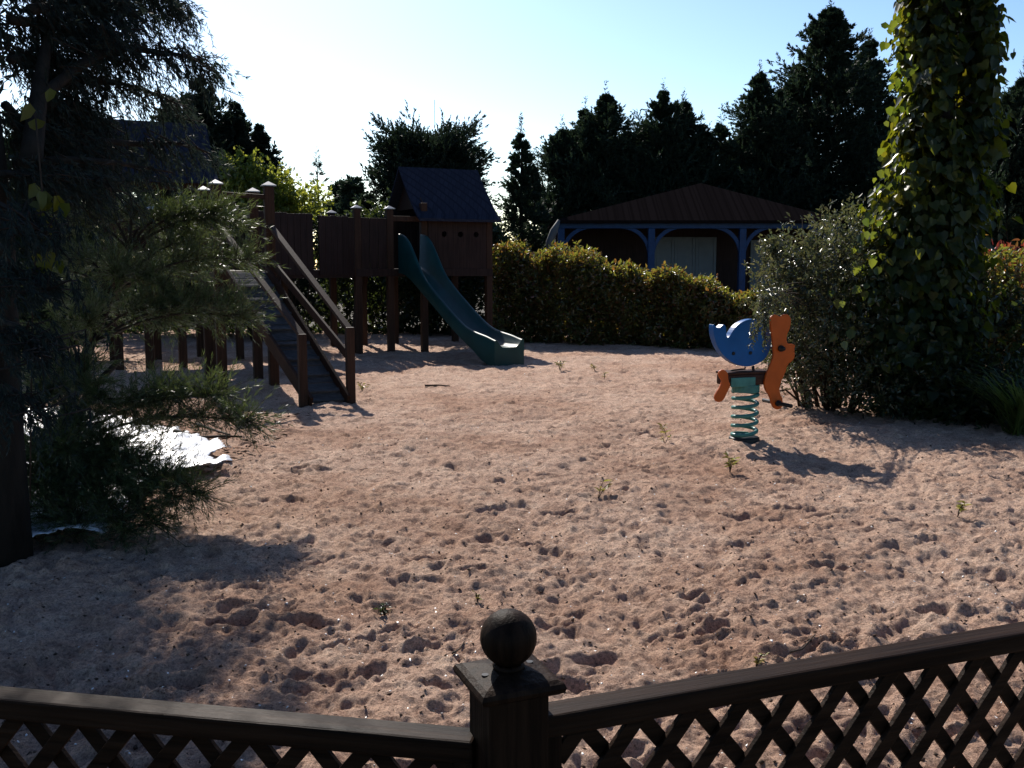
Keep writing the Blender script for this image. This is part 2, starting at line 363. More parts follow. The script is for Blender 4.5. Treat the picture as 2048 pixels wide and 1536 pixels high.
X0, X1, Y0, Y1, RES = -15.6, 15.6, .6, 23., .013
def field():
    rng = np.random.default_rng(5); ny, nx = int((Y1 - Y0) / RES), int((X1 - X0) / RES)
    fy = np.fft.fftfreq(ny, RES)[:, None]; fx = np.fft.rfftfreq(nx, RES)[None]
    k = np.sqrt(fx ** 2 + fy ** 2); W = np.fft.rfft2(rng.normal(size=(ny, nx)))
    def band(lo, hi, amp):
        g = np.fft.irfft2(W * np.exp(-(k / hi) ** 2) * (1 - np.exp(-(k / lo) ** 2)), s=(ny, nx)); return g / g.std() * amp
    h = band(.15, .9, .013) + band(1.2, 3.5, .0042) + band(4, 9, .0036) + band(10, 20, .0026) + band(20, 38, .0017)
    X = X0 + np.arange(nx) * RES; Y = Y0 + np.arange(ny) * RES
    nd = 9000
    for i in range(nd):
        y = Y0 + (rng.random() ** 1.15) * 18.5; x = rng.uniform(-.6, .62) * y * 1.25 + rng.normal() * .4
        big = rng.random() < .10
        a = rng.uniform(.06, .115) if big else rng.uniform(.024, .07); b = a * rng.uniform(.32, .7); th = rng.normal() * .55
        dep = rng.uniform(.012, .028) if big else rng.uniform(.005, .015)
        r = 2.6 * a; i0, i1 = int((x - r - X0) / RES), int((x + r - X0) / RES); j0, j1 = int((y - r - Y0) / RES), int((y + r - Y0) / RES)
        if i0 < 0 or j0 < 0 or i1 >= nx or j1 >= ny: continue
        gx, gy = np.meshgrid(X[i0:i1] - x, Y[j0:j1] - y)
        uu = (gx * math.cos(th) + gy * math.sin(th)) / a; vv = (-gx * math.sin(th) + gy * math.cos(th)) / b
        rr = np.sqrt(uu * uu + vv * vv) * (1 + .16 * np.sin(3 * np.arctan2(vv, uu) + i) + .10 * np.sin(5 * np.arctan2(vv, uu) + 2 * i))
        h[j0:j1, i0:i1] += dep * (-1.0 / (1 + np.exp((rr - .85) * 9)) + .42 * np.exp(-((rr - 1.25) / .33) ** 2))
    def dent(x, y, a, b, th, dep):
        r = 2.6 * a; i0, i1 = int((x - r - X0) / RES), int((x + r - X0) / RES); j0, j1 = int((y - r - Y0) / RES), int((y + r - Y0) / RES)
        gx, gy = np.meshgrid(X[i0:i1] - x, Y[j0:j1] - y); u = (gx * math.cos(th) + gy * math.sin(th)) / a; v = (-gx * math.sin(th) + gy * math.cos(th)) / b
        rr = np.sqrt(u * u + v * v) * (1 + .15 * np.sin(3 * np.arctan2(v, u) + x * 9)); h[j0:j1, i0:i1] += dep * (-1 / (1 + np.exp((rr - .85) * 10)) + .5 * np.exp(-((rr - 1.25) / .3) ** 2))
    for px, py, a, th in ((1400, 1190, .085, .3), (1440, 1262, .10, .5), (1190, 1318, .09, .2), (735, 1345, .085, 1.0), (340, 1362, .12, .2), (625, 1245, .085, .1), (985, 1022, .12, .2), (1122, 1030, .11, .1), (225, 1372, .08, .3), (1800, 1262, .14, .5), (1870, 1225, .10, .4), (470, 1238, .10, .2), (590, 1345, .07, .6), (1590, 1018, .09, .1), (600, 935, .10, 0), (1650, 1140, .09, .1)):
        g = gnd(px, py); dent(g[0], g[1], a, a * .5, th, .030)
    for path in (((1250, 1255), (1420, 1215), (1600, 1178), (1700, 1160)), ((1290, 1275), (1440, 1238), (1620, 1200)), ((800, 1300), (900, 1255), (1000, 1238)), ((1560, 1330), (1720, 1272)), ((620, 1300), (760, 1262), (860, 1235))):
        P = np.array([gnd(*q)[:2] for q in path]); t = np.linspace(0, 1, 60); tp = np.linspace(0, 1, len(P))
        for k, tt_ in enumerate(t): dent(np.interp(tt_, tp, P[:, 0]) + rng.normal() * .006, np.interp(tt_, tp, P[:, 1]) + rng.normal() * .008, rng.uniform(.022, .034), .016, .3, .007)
    return h
HF = field()
def sandz(x, y):
    fx = np.clip((np.asarray(x) - X0) / RES, 0, HF.shape[1] - 2); fy = np.clip((np.asarray(y) - Y0) / RES, 0, HF.shape[0] - 2)
    i = fx.astype(int); j = fy.astype(int); a = fx - i; b = fy - j
    return (HF[j, i] * (1 - a) + HF[j, i + 1] * a) * (1 - b) + (HF[j + 1, i] * (1 - a) + HF[j + 1, i + 1] * a) * b
nr, nc = 900, 760
yy = 1.0 * (22.5 / 1.0) ** (np.arange(nr) / (nr - 1)); uu = np.linspace(-1, 1, nc)
Xg = uu[None] * (.62 * yy[:, None] + 1.3); Yg = np.repeat(yy[:, None], nc, 1)
Vs = np.stack([Xg, Yg, sandz(Xg, Yg)], -1).reshape(-1, 3)
ii = (np.arange(nr - 1)[:, None] * nc + np.arange(nc - 1)[None]).ravel()
tag(link('sand', mesh_np('sand', Vs, [np.stack([ii, ii + 1, ii + nc + 1, ii + nc], 1)]), M['sand'], None, True), kind='structure')

rng = np.random.default_rng(11)
def scatter(n, y0, y1, pw=1.0):
    y = y0 * (y1 / y0) ** (rng.random(n) ** pw); x = rng.uniform(-.56, .56, n) * y; return x, y
def chips(name, n, y0, y1, s0, s1, mat, flat=.5):
    x, y = scatter(n, y0, y1); z = sandz(x, y); s = rng.uniform(s0, s1, n)[:, None, None]
    oct_ = np.array([(1, 0, 0), (0, 1, 0), (-1, 0, 0), (0, -1, 0), (0, 0, 1), (0, 0, -1)], float)
    O = oct_[None] * rng.uniform(.5, 1.2, (n, 6, 1)); O[..., 2] *= flat
    th = rng.random(n) * 6.28; c, sn = np.cos(th)[:, None], np.sin(th)[:, None]
    O = np.stack([O[..., 0] * c - O[..., 1] * sn, O[..., 0] * sn + O[..., 1] * c, O[..., 2] + rng.normal(size=(n, 1)) * O[..., 0] * .38 + rng.normal(size=(n, 1)) * O[..., 1] * .38], -1)
    V = (O * s + np.stack([x, y, z + .3 * s[:, 0, 0] * flat], -1)[:, None]).reshape(-1, 3)
    f = np.array([(0, 1, 4), (1, 2, 4), (2, 3, 4), (3, 0, 4), (1, 0, 5), (2, 1, 5), (3, 2, 5), (0, 3, 5)])
    Fc = (np.arange(n)[:, None, None] * 6 + f[None]).reshape(-1, 3)
    return tag(link(name, mesh_np(name, V, [Fc]), mat), 'tiny chips strewn over the sand', kind='stuff')
o = chips('shell_chips', 2600, 2.2, 14, .003, .0085, M['pebble'], .14); o['label'] = 'tiny glinting white shell chips strewn over the sand'
o = chips('bark_debris', 2600, 2.2, 12, .004, .012, M['debris'], .6); o['label'] = 'tiny dark bits of bark and leaf strewn over the sand'

# ------------------------------------------------------------------ lattice fence in the foreground
fr = thing('lattice_fence', 'dark stained low lattice fence with a ball topped corner post in front', 'fence', (.0, 1.55, 0))
PX, PY = at(1017, 1440, 1.55)[:2]
PA = R(22)
ZR = at(1017, 1432, 1.55)[2]                                   # rail top
ZC = at(1017, 1372, 1.55)[2]                                   # underside of the cap
PW = .104
def local_build(mb, name, mat, loc, rz, parent, bevel=.003, smooth=False):
    o = mb.build(name, mat, None, smooth, bevel); o.parent = parent
    pl = Vector((0, 0, 0)); p = parent
    while p is not None: pl += p.location; p = p.parent
    o.location = Vector(loc) - pl; o.rotation_euler = (0, 0, rz)
    return o
p_ = local_build(MB().post(0, 0, -.05, ZC, PW), 'post', M['fencez'], (PX, PY, 0), PA, fr, .005)
def sub_build(mb, name, mat, parent, z, smooth=False, bevel=.003):
    o = mb.build(name, mat, None, smooth, bevel); o.parent = parent; o.location = (0, 0, z); return o
# cap: a slab with a rounded nose all round, falling slightly to its edges
def square_loft(rows):
    V = []; Fs = []
    for hw, z in rows: V += [(-hw, -hw, z), (hw, -hw, z), (hw, hw, z), (-hw, hw, z)]
    m = len(rows)
    for i in range(m - 1):
        for k in range(4): Fs.append((i * 4 + k, i * 4 + (k + 1) % 4, (i + 1) * 4 + (k + 1) % 4, (i + 1) * 4 + k))
    Fs += [(3, 2, 1, 0), tuple((m - 1) * 4 + k for k in range(4))]
    return MB().add(V, Fs)
CW = .073
sub_build(square_loft([(PW / 2 + .004, 0.0), (CW - .010, .001), (CW - .002, .007), (CW, .014), (CW - .003, .021), (CW - .012, .026), (.028, .034)]), 'post_cap', M['fencez'], p_, ZC, bevel=0)
mb = MB(); prof = [(.0, .030), (.026, .033), (.027, .037), (.019, .043)]
RB = .047; cz = .043 + RB - .006
for k in range(22):
    a = -math.pi / 2 + .42 + (math.pi - .42) * k / 21; prof.append((max(.0005, RB * math.cos(a)), cz + RB * math.sin(a)))
nS = 40; V = []; Fs = []
for r_, z in prof[1:]:
    for k in range(nS): V.append((r_ * math.cos(6.2832 * k / nS), r_ * math.sin(6.2832 * k / nS), z))
for i in range(len(prof) - 2):
    for k in range(nS): Fs.append((i * nS + k, i * nS + (k + 1) % nS, (i + 1) * nS + (k + 1) % nS, (i + 1) * nS + k))
sub_build(MB().add(V, Fs), 'ball_finial', M['fencez'], p_, ZC, True, 0)
for (x, y) in ((-.045, -.010), (.043, .012)): sub_build(MB().tube([(x, y, .0285), (x, y, .0315)], .006, 12), 'screw_plug', M['black'], p_, ZC, bevel=0)

def panel(nearpx, nearpy, endpx, endpy):
    """rail from the post towards a measured far end."""
    ZR = at(nearpx, nearpy, PY + .028)[2]; E = gnd(endpx, endpy, ZR) - np.array((0, .028, 0)); v = np.array((E[0] - PX, E[1] - PY)); Ltot = np.linalg.norm(v); a = math.atan2(v[1], v[0])
    L = Ltot + .7; z1 = ZR; zr = ZR - .040; zb = .10
    x0 = PW / 2 + .004; ox, oy = PX, PY
    local_build(MB().add(*box(x0, L, -.028, .028, zr, z1)), 'top_rail', M['fence'], (ox, oy, 0), a, fr, .005)
    local_build(MB().add(*box(x0, L, -.024, .024, zb, zb + .04)), 'bottom_rail', M['fence'], (ox, oy, 0), a, fr)
    local_build(MB().add(*box(x0 + .001, x0 + .034, -.020, .020, zb + .041, zr - .001)), 'stile', M['fencez'], (ox, oy, 0), a, fr)
    lat = MB(); wd = .029; ang = R(50.5); xa, xb, za, zt = x0 + .03, L, zb + .036, zr + .004
    for sgn, yo in ((1, -.0065), (-1, .0065)):
        c, s = math.cos(ang) * sgn, math.sin(ang); pitch = .112; k = -12
        while True:
            xs = xa + k * pitch + .045; k += 1
            if xs > xb + 1.2: break
            # line: point (xs, zt) going down along (-c, -s); clip to the rectangle in x
            pts = [(xs, zt), (xs - c * (zt - za) / s, za)]
            (ax, az), (bx_, bz) = pts
            if max(ax, bx_) <= xa or min(ax, bx_) >= xb: continue
            def clip(px_, pz_, qx, qz):
                for lim, side in ((xa, 1), (xb, -1)):
                    if (px_ - lim) * side < 0: t_ = (lim - px_) / (qx - px_); px_, pz_ = lim, pz_ + (qz - pz_) * t_
                return px_, pz_
            A = clip(ax, az, bx_, bz); B = clip(bx_, bz, ax, az)
            if math.hypot(A[0] - B[0], A[1] - B[1]) < .03: continue
            lat.bar((A[0], yo, A[1]), (B[0], yo, B[1]), .011, wd, up=(-s, 0, c) if True else None)
    local_build(lat, 'lattice', M['fence'], (ox, oy, 0), a, fr, .0015)
def box(x0, x1, y0, y1, z0, z1):
    V = [(x0, y0, z0), (x1, y0, z0), (x1, y1, z0), (x0, y1, z0), (x0, y0, z1), (x1, y0, z1), (x1, y1, z1), (x0, y1, z1)]
    return V, [(3, 2, 1, 0), (4, 5, 6, 7), (0, 1, 5, 4), (1, 2, 6, 5), (2, 3, 7, 6), (3, 0, 4, 7)]
panel(1108, 1416, 2048, 1241); panel(928, 1460, 0, 1370)

# ------------------------------------------------------------------ the timber play structure
D = np.array((.423, -.906, 0)); E = np.array((.906, .423, 0)); Z = np.array((0, 0, 1.))
EA = math.atan2(E[1], E[0])
ps = thing('play_structure', 'long timber play structure with two roofed towers, ramp and green slide', 'play structure', (-3.0, 14.0, 0))
def P2(x, y): return np.array((x, y, 0.))
def add_post(p, top, cap=True, wd=.112, z0=-.08):
    o = MB().post(p[0], p[1], z0, top, wd, EA).build('post', M['play'], ps, bevel=.008)
    if cap:
        c, s = math.cos(EA), math.sin(EA); h = wd / 2 + .022; V = []
        for (i, j) in ((-1, -1), (1, -1), (1, 1), (-1, 1)): V.append((p[0] + i * h * c - j * h * s, p[1] + i * h * s + j * h * c, top + .002))
        V += [(v[0], v[1], top + .014) for v in V]; V.append((p[0], p[1], top + .062))
        m = MB().add(V, [(3, 2, 1, 0), (0, 1, 5, 4), (1, 2, 6, 5), (2, 3, 7, 6), (3, 0, 4, 7), (4, 5, 8), (5, 6, 8), (6, 7, 8), (7, 4, 8)])
        k = m.build('post_cap', M['caps'], None); k.parent = o; k.matrix_parent_inverse = Matrix.Translation((3.0, -14.0, 0)) if False else Matrix.Identity(4)
    return o
A = P2(-2.85, 11.6); B = A - .60 * E; Cc = A - 1.0 * D; Dd = B - 1.0 * D
for p in (A, B, Cc, Dd): add_post(p, 2.36)
F0 = P2(-1.50, 16.7)                                             # front-left corner of the far tower's house
def f2(t, k=0): return F0 + E * t - D * k
zd = 1.40
for p, tp, cp in ((f2(-1.16), 2.38, True), (f2(-.60), 2.38, True), (f2(0), 2.50, False), (f2(1.2), 2.30, False), (f2(0, 1.6), 2.3, False), (f2(1.2, 1.6), 2.3, False), (f2(-1.16, 1.6), 2.38, True), (f2(-.60, 1.6), 1.4, False)):
    add_post(p, tp, cp)
G0 = P2(-4.32, 14.15)                                            # front-right corner of the near tower's house
def f1(t, k=0): return G0 - E * t - D * k
for p in (f1(0), f1(1.3), f1(0, 1.6), f1(1.3, 1.6)): add_post(p, 2.72, False)
for t, k in ((.45, .0), (.9, .0), (.65, 1.6)): add_post(f1(t, k), 1.5, False)
WS = A - 2.6 * D; WE = f2(-1.16)
for q in (.33, .7): add_post(WS + (WE - WS) * q + np.array((-.75, .45, 0)), 2.25, True)
def deck(corners, z, th=.13):
    n = len(corners); V = [(*c[:2], z - th) for c in corners] + [(*c[:2], z) for c in corners]
    Fs = [tuple(range(n - 1, -1, -1)), tuple(range(n, 2 * n))] + [(i, (i + 1) % n, n + (i + 1) % n, n + i) for i in range(n)]
    return MB().add(V, Fs).build('deck', M['playdk'], ps, bevel=.006)
deck([B - .05 * E, A + .05 * E, A + .05 * E - 2.6 * D, B - .05 * E - 2.6 * D], 1.38)
deck([f1(1.35, -.06), f1(-.06, -.06), f1(-.06, 1.66), f1(1.35, 1.66)], 1.72)
deck([f2(-1.2, -.06), f2(1.26, -.06), f2(1.26, 1.66), f2(-1.2, 1.66)], zd)
sideW = np.array((-.75, .45, 0)) * 1.0
deck([WS, WE, WE + sideW, WS + sideW], 1.385)
# side boards: each panel of vertical boards is one part
def boards(p, q, z0, z1, wd=.115, gap=.006, skip=(), th=.024, name='side_panel', off=.0):
    p = np.array(p); q = np.array(q); v = q - p; L = np.linalg.norm(v); v = v / L; n = int(L / (wd + gap)); mb = MB(); rg = random.Random(int(L * 1000))
    w_ = L / n
    for i in range(n):
        if i in skip: continue
        a = p + v * (i * w_ + gap / 2); b = p + v * ((i + 1) * w_ - gap / 2); dz = rg.uniform(-.01, .012)
        mb.bar((*a[:2], (z0 + z1 + dz) / 2), (*b[:2], (z0 + z1 + dz) / 2), th, z1 - z0 + dz)
    o_ = mb.build(name, M['playdk'], ps, bevel=.004)
    return o_
boards(WS + np.array((.07, 0, 0)), WE - (WE - WS) * .03, 1.30, 2.235, .13, .005, skip=(11,))
boards(f2(-1.10, -.02), f2(-.66, -.02), 1.32, 2.235)
boards(f1(1.24, -.02), f1(.06, -.02), 1.62, 2.16)
boards(Dd - D * .06 + E * .02, Dd - D * 1.5 + E * .02, 1.34, 2.2)
boards(Cc - D * .06, Cc - D * 1.5, 1.34, 2.2)
# rails
def rail(p, q, name='rail', w_=.045, h=.09, mat='play'):
    return MB().bar(p, q, w_, h).build(name, M[mat], ps, bevel=.006)
rail((*(B + .05 * E)[:2], 2.26), (*(A - .05 * E)[:2], 2.24), w_=.06, h=.05)
rail((*(f2(-.55))[:2], 2.23), (*(f2(-.05))[:2], 2.23))
rail((*(f1(1.25, -.03))[:2], 2.205), (*(f1(.02, -.03))[:2], 2.205), w_=.10, h=.04)
rail((*(f1(1.3, -.02))[:2], 2.58), (*(f1(0, -.02))[:2], 2.58), h=.16)
rail((*(f1(0.02, 0))[:2], 2.58), (*(f1(0.02, 1.6))[:2], 2.58), h=.16)
rail((*Dd[:2], 2.20), (*(f1(0) + .05 * E)[:2], 2.12), w_=.05, h=.05)
rail((*f2(-.95, .9)[:2], .0), (*f2(-.75, .9)[:2], 1.30), name='brace', w_=.08, h=.08)
rail((*f2(-1.25, .1)[:2], .0), (*f2(-1.08, .1)[:2], 1.30), name='brace', w_=.08, h=.08)
# house with holes in the front wall
hw_ = [(.07, 1.39), (1.17, 1.39), (1.17, 2.27), (.07, 2.27)]
def ring(u, z, r=.048, n=18): return [(u + r * math.cos(6.2832 * k / n), z + r * math.sin(6.2832 * k / n)) for k in range(n)]
plate('front_wall', hw_, [ring(.36, 1.985), ring(.66, 1.985), ring(.95, 1.985)], (*f2(0, -.045)[:2], 0), E, D, .03, M['playdk'], ps, .003)
boards(f2(1.2, .06), f2(1.2, 1.54), 1.40, 2.26, name='side_wall')
boards(f2(0.06, 1.6), f2(1.14, 1.6), 1.40, 2.26, name='back_wall')
def roof(f, t0, t1, dep, ov, ze, zr, mat):
    """gable roof with a flared (bell-cast) eave; ridge along E."""
    mid = dep / 2; half = mid + ov; prof = []
    for k in range(9):
        s = k / 8; zz = ze + (zr - ze) * (s ** 1.22); prof.append((-ov + half * s, zz))
    full = prof + [(dep - u, z) for u, z in reversed(prof[:-1])]
    th = .045; n = len(full); V = []
    for t in (t0, t1):
        for u, z in full: p = f(t, u); V.append((p[0], p[1], z))
        for u, z in full: p = f(t, u); V.append((p[0], p[1], z - th))
    Fs = []
    for i in range(n - 1):
        Fs += [(i, 2 * n + i, 2 * n + i + 1, i + 1), (n + i, n + i + 1, 3 * n + i + 1, 3 * n + i), (i, i + 1, n + i + 1, n + i), (2 * n + i, 3 * n + i, 3 * n + i + 1, 2 * n + i + 1)]
    Fs += [(0, n, 3 * n, 2 * n), (n - 1, 3 * n - 1, 4 * n - 1, 2 * n - 1)]
    return MB().add(V, Fs).build('roof', M[mat], ps)
def gable(f, t, dep, ze, zr, open_=False):
    p0, p1, pm = f(t, .0), f(t, dep), f(t, dep / 2)
    V = []
    for dt in (0, .03):
        a, b, c = f(t + dt, .02), f(t + dt, dep - .02), f(t + dt, dep / 2); V += [(a[0], a[1], ze), (b[0], b[1], ze), (c[0], c[1], zr)]
    return MB().add(V, [(0, 1, 2), (5, 4, 3), (0, 3, 4, 1), (1, 4, 5, 2), (2, 5, 3, 0)]).build('gable', M['playdk'], ps)
roof(f2, -.16, 1.34, 1.6, .26, 2.235, 3.17, 'shingle'); gable(f2, 0.02, 1.6, 2.44, 3.04); gable(f2, 1.15, 1.6, 2.42, 3.04)
g1 = lambda t, k=0: f1(1.3 - t, k)
roof(g1, -.16, 1.40, 1.6, .26, 2.63, 3.54, 'shingle'); gable(g1, .02, 1.6, 2.83, 3.41); gable(g1, 1.22, 1.6, 2.83, 3.41)
# added steel disc, tilted to mirror the sun as a round glint
mb = MB(); pc = at(302, 413, 13.45); nn = nrm(np.array((.12, -.45, .88)))
mb.tube([pc - nn * .02, pc, pc + nn * .012, pc + nn * .016], [.075, .075, .06, .03], 24); mb.build('glint_disc', M['steel'], ps, True)
# climbing ramp
fl = gnd(607, 812); frr = gnd(702, 806)
lt, rt = B + .07 * E + .03 * D, A - .07 * E + .03 * D
lb, rb = fl + .07 * E, frr - .06 * E
def rp(s, u):                                                    # s up the ramp 0..1, u across 0..1
    a = lb + (lt - lb) * s; b = rb + (rt - rb) * s; p = a + (b - a) * u; p = p.copy(); p[2] = .04 + 1.33 * s; return p
V = []; Fs = []
nb_ = 16; rmb = MB(); rg = random.Random(3)
slope = nrm(rp(1, .5) - rp(0, .5)); nrmv = nrm(np.cross(rp(.5, 1) - rp(.5, 0), slope)); nrmv = nrmv if nrmv[2] > 0 else -nrmv
for i in range(nb_):
    s0, s1 = i / nb_ + .003, (i + 1) / nb_ - .003; dz = nrmv * rg.uniform(-.003, .003)
    q = [rp(s0, 0), rp(s0, 1), rp(s1, 1), rp(s1, 0)]
    rmb.add([p - nrmv * .03 + dz for p in q] + [p + dz for p in q], [(3, 2, 1, 0), (4, 5, 6, 7), (0, 1, 5, 4), (1, 2, 6, 5), (2, 3, 7, 6), (3, 0, 4, 7)])
rampo = rmb.build('ramp', M['ramp'], ps, bevel=.003)
def sub(mb, name, mat, parent, bevel=0, smooth=False):
    o = mb.build(name, mat, None, smooth, bevel); o.parent = parent; return o
for s in (.06, .175, .29, .405, .52, .635, .75, .865):
    sub(MB().bar(rp(s, .03) + nrmv * .018, rp(s, .97) + nrmv * .018, .045, .034, up=nrmv), 'tread', M['ramp'], rampo, .004)
for u in (-.03, 1.03):
    sub(MB().bar(rp(-.02, u) + nrmv * .01, rp(1.0, u) + nrmv * .01, .035, .17, up=nrmv), 'stringer', M['play'], rampo, .004)
for p, tz in ((fl, .745), (frr, .80)):
    sub(MB().post(p[0], p[1], -.06, tz, .085, EA), 'handrail_post', M['play'], rampo, .006)
for p, q, tz_ in ((np.array((*(A + .07 * D)[:2], 1.90)), np.array((*frr[:2], .775)), 1), (np.array((*(B + .07 * D)[:2], 1.92)), np.array((*fl[:2], .73)), 0)):
    sub(MB().bar(p, q, .075, .035), 'handrail', M['play'], rampo, .004)
    if tz_ : sub(MB().bar(p - Z * .42, q - Z * .30, .03, .09), 'side_rail', M['play'], rampo, .004)

# ------------------------------------------------------------------ green slide (part of the structure)
s0 = at(822, 537, 16.42); s0[2] = 1.40; s1 = gnd(1019, 733)
sv = s1 - s0; sv[2] = 0; SL = np.linalg.norm(sv); sv /= SL; sw = np.array((-sv[1], sv[0], 0.))
if sw[0] < 0: sw = -sw
tk = [0, .05, .10, .16, .25, .38, .5, .6, .68, .74, .80, .86, .93, 1.0]
zk = [1.40, 1.39, 1.35, 1.26, 1.115, .90, .70, .535, .415, .345, .305, .285, .28, .275]
wk = [.58, .57, .54, .42, .22, .17, .165, .165, .165, .17, .175, .17, .15, .10]
bk = [.07, .07, .07, .07, .07, .07, .07, .07, .07, .08, .12, .20, .262, .262]
tt = np.linspace(0, 1, 56); zz = np.interp(tt, tk, zk); ww = np.interp(tt, tk, wk); bb = np.interp(tt, tk, bk)
ker = np.array([1, 2, 3, 2, 1.]) / 9
def sm(a): return np.convolve(np.pad(a, 2, mode='edge'), ker, 'valid')
zz, ww = sm(sm(zz)), sm(sm(ww)); bb = sm(bb)
V = []; Fs = []; hwid = .185
for i, t in enumerate(tt):
    c = s0 + sv * SL * t; flare = 1 + .12 * max(0, (t - .8) / .2)
    h = hwid * flare; z, wl, bt = zz[i], ww[i], bb[i]
    row = [(-h - .05, z - bt), (-h - .05, z + wl - .02), (-h - .035, z + wl), (-h - .01, z + wl), (-h + .005, z + wl - .02), (-h + .03, z + .05), (-h + .09, z + .004),
           (0, z - .004), (h - .09, z + .004), (h - .03, z + .05), (h - .005, z + wl - .02), (h + .01, z + wl), (h + .035, z + wl), (h + .05, z + wl - .02), (h + .05, z - bt)]
    for u, zc in row: p = c + sw * u; V.append((p[0], p[1], zc))
k = len(row)
for i in range(len(tt) - 1):
    for j in range(k): Fs.append((i * k + j, i * k + (j + 1) % k, (i + 1) * k + (j + 1) % k, (i + 1) * k + j))
Fs += [tuple(range(k)), tuple((len(tt) - 1) * k + j for j in range(k - 1, -1, -1))]
so_ = MB().add(V, Fs).build('slide', M['green'], ps, True)
so_['label'] = 'dark green plastic slide with tall sides at its top'
sm_ = so_.modifiers.new('split', 'EDGE_SPLIT'); sm_.split_angle = R(55)

# ------------------------------------------------------------------ spring rider
bx0 = gnd(1488, 884); BETA = R(20); rn = np.array((math.sin(BETA), -math.cos(BETA), 0)); re_ = np.array((math.cos(BETA), math.sin(BETA), 0))
sr = thing('spring_rider', 'blue and orange spring rocker on a green coil spring in the sand', 'spring rocker', (bx0[0], bx0[1], 0))
def zoom2(x, y): return 1360 + x / 3.84, 580 + y / 3.84
def ol(pts, off=0.0):
    out = []
    for x, y in pts:
        p = onplane(*zoom2(x, y), bx0 + rn * off, rn); d = p - (bx0 + rn * off); out.append((float(np.dot(d, re_)), float(p[2])))
    return out
def zoom5(pts): return [((x / 4.39) * 3.84, ((600 - 580) + y / 4.39) * 3.84) for x, y in pts]
shell = zoom5([(298, 212), (304, 222), (322, 240), (347, 247), (366, 230), (386, 214), (402, 226), (406, 268), (409, 308), (420, 333), (438, 318), (462, 275), (495, 230), (540, 196), (592, 173), (650, 165), (710, 180), (760, 220), (795, 290), (802, 370), (790, 440), (755, 510), (700, 553), (630, 581), (560, 585), (490, 566), (430, 530), (370, 475), (325, 400), (300, 320), (293, 262), (294, 230)])
sh_ = plate('shell', smooth_loop(ol(shell, .035), 1), [], bx0 + rn * .035, re_, rn, .07, M['blue'], sr, .006)
tip_ = None
body = [(697, 215), (712, 192), (740, 186), (768, 207), (800, 184), (838, 188), (856, 225), (850, 285), (822, 345), (820, 395), (835, 416), (870, 414), (888, 425), (880, 455), (884, 515), (862, 548), (830, 570), (812, 630), (785, 690), (765, 740), (768, 790), (792, 840), (790, 895), (762, 920), (728, 914), (706, 880), (690, 815), (655, 765), (648, 715), (665, 640), (700, 565), (722, 500), (716, 430), (712, 370), (700, 300)]
plate('front_figure', smooth_loop(ol(body, .115), 1), [], bx0 + rn * .115, re_, rn, .022, M['orange'], sr, .005)
leg = [(296, 640), (312, 615), (345, 612), (372, 640), (372, 690), (392, 735), (362, 790), (342, 838), (312, 864), (280, 858), (265, 828), (280, 790), (315, 735), (325, 695), (305, 672)]
plate('rear_leg', smooth_loop(ol(leg, .115), 1), [], bx0 + rn * .115, re_, rn, .022, M['orange'], sr, .005)
def rpt(x, y, off=0.0): return onplane(*zoom2(x, y), bx0 + rn * off, rn)
a_, b_ = rpt(325, 665), rpt(668, 665); zs0, zs1 = rpt(500, 722)[2], rpt(500, 640)[2]
MB().bar((a_[0], a_[1], (zs0 + zs1) / 2), (b_[0], b_[1], (zs0 + zs1) / 2), .180, zs1 - zs0).build('seat_block', M['seat'], sr, bevel=.012)
a2, b2 = rpt(318, 645), rpt(672, 645)
MB().bar((a2[0], a2[1], zs1 + .012), (b2[0], b2[1], zs1 + .012), .184, .022).build('seat', M['seat'], sr, bevel=.008)
ga, gb = rpt(392, 705, .098), rpt(578, 705, .098); gz0, gz1 = rpt(490, 742, .098)[2], rpt(490, 672, .098)[2]
MB().bar((ga[0], ga[1], (gz0 + gz1) / 2), (gb[0], gb[1], (gz0 + gz1) / 2), .012, gz1 - gz0).build('bracket', M['greenmetal'], sr, bevel=.004)
ztop = rpt(500, 770)[2]; zbot = .055
mb = MB(); mb.tube([(bx0[0], bx0[1], ztop - .012), (bx0[0], bx0[1], zs0 - .002)], .112, 24); mb.build('spring_plate', M['greenmetal'], sr, bevel=.004)
tilt = np.array((rpt(503, 780) - rpt(500, 1130))); tilt[2] = 0
pts = []; turns = 5.3; N = 220
for i in range(N):
    t = i / (N - 1); a = 2 * math.pi * turns * t + 1.0; rr = .098
    pts.append((bx0[0] + rr * math.cos(a), bx0[1] + rr * math.sin(a), zbot + (ztop - .012 - zbot) * (.06 * min(1, t / .15) + .88 * np.clip((t - .10) / .80, 0, 1) + .06 * np.clip((t - .9) / .1, 0, 1))))
MB().tube(pts, .0155, 10).build('coil_spring', M['greenmetal'], sr, True)
mb = MB(); mb.tube([(bx0[0], bx0[1], -.03), (bx0[0], bx0[1], .040), (bx0[0], bx0[1], .048)], [.132, .122, .112], 28); mb.build('base_plate', M['black'], sr, bevel=.003)
def bar_through(x, y, half0, half1, rad, name):
    p = rpt(x, y, .105); MB().tube([p - rn * half0, p + rn * half1], rad, 14).build(name, M['black'], sr, True)
    MB().tube([p + rn * .011, p + rn * .03], rad * 1.6, 14).build('collar', M['black'], sr, True)
bar_through(765, 448, .21, .06, .016, 'handlebar'); bar_through(745, 868, .19, .19, .016, 'footrest')
for x, y in ((410, 487), (540, 483)):
    p = rpt(x, y, .0355); MB().tube([p - rn * .002, p + rn * .006, p + rn * .009], [.014, .014, .008], 14).build('bolt_cap', M['black'], sr, True)
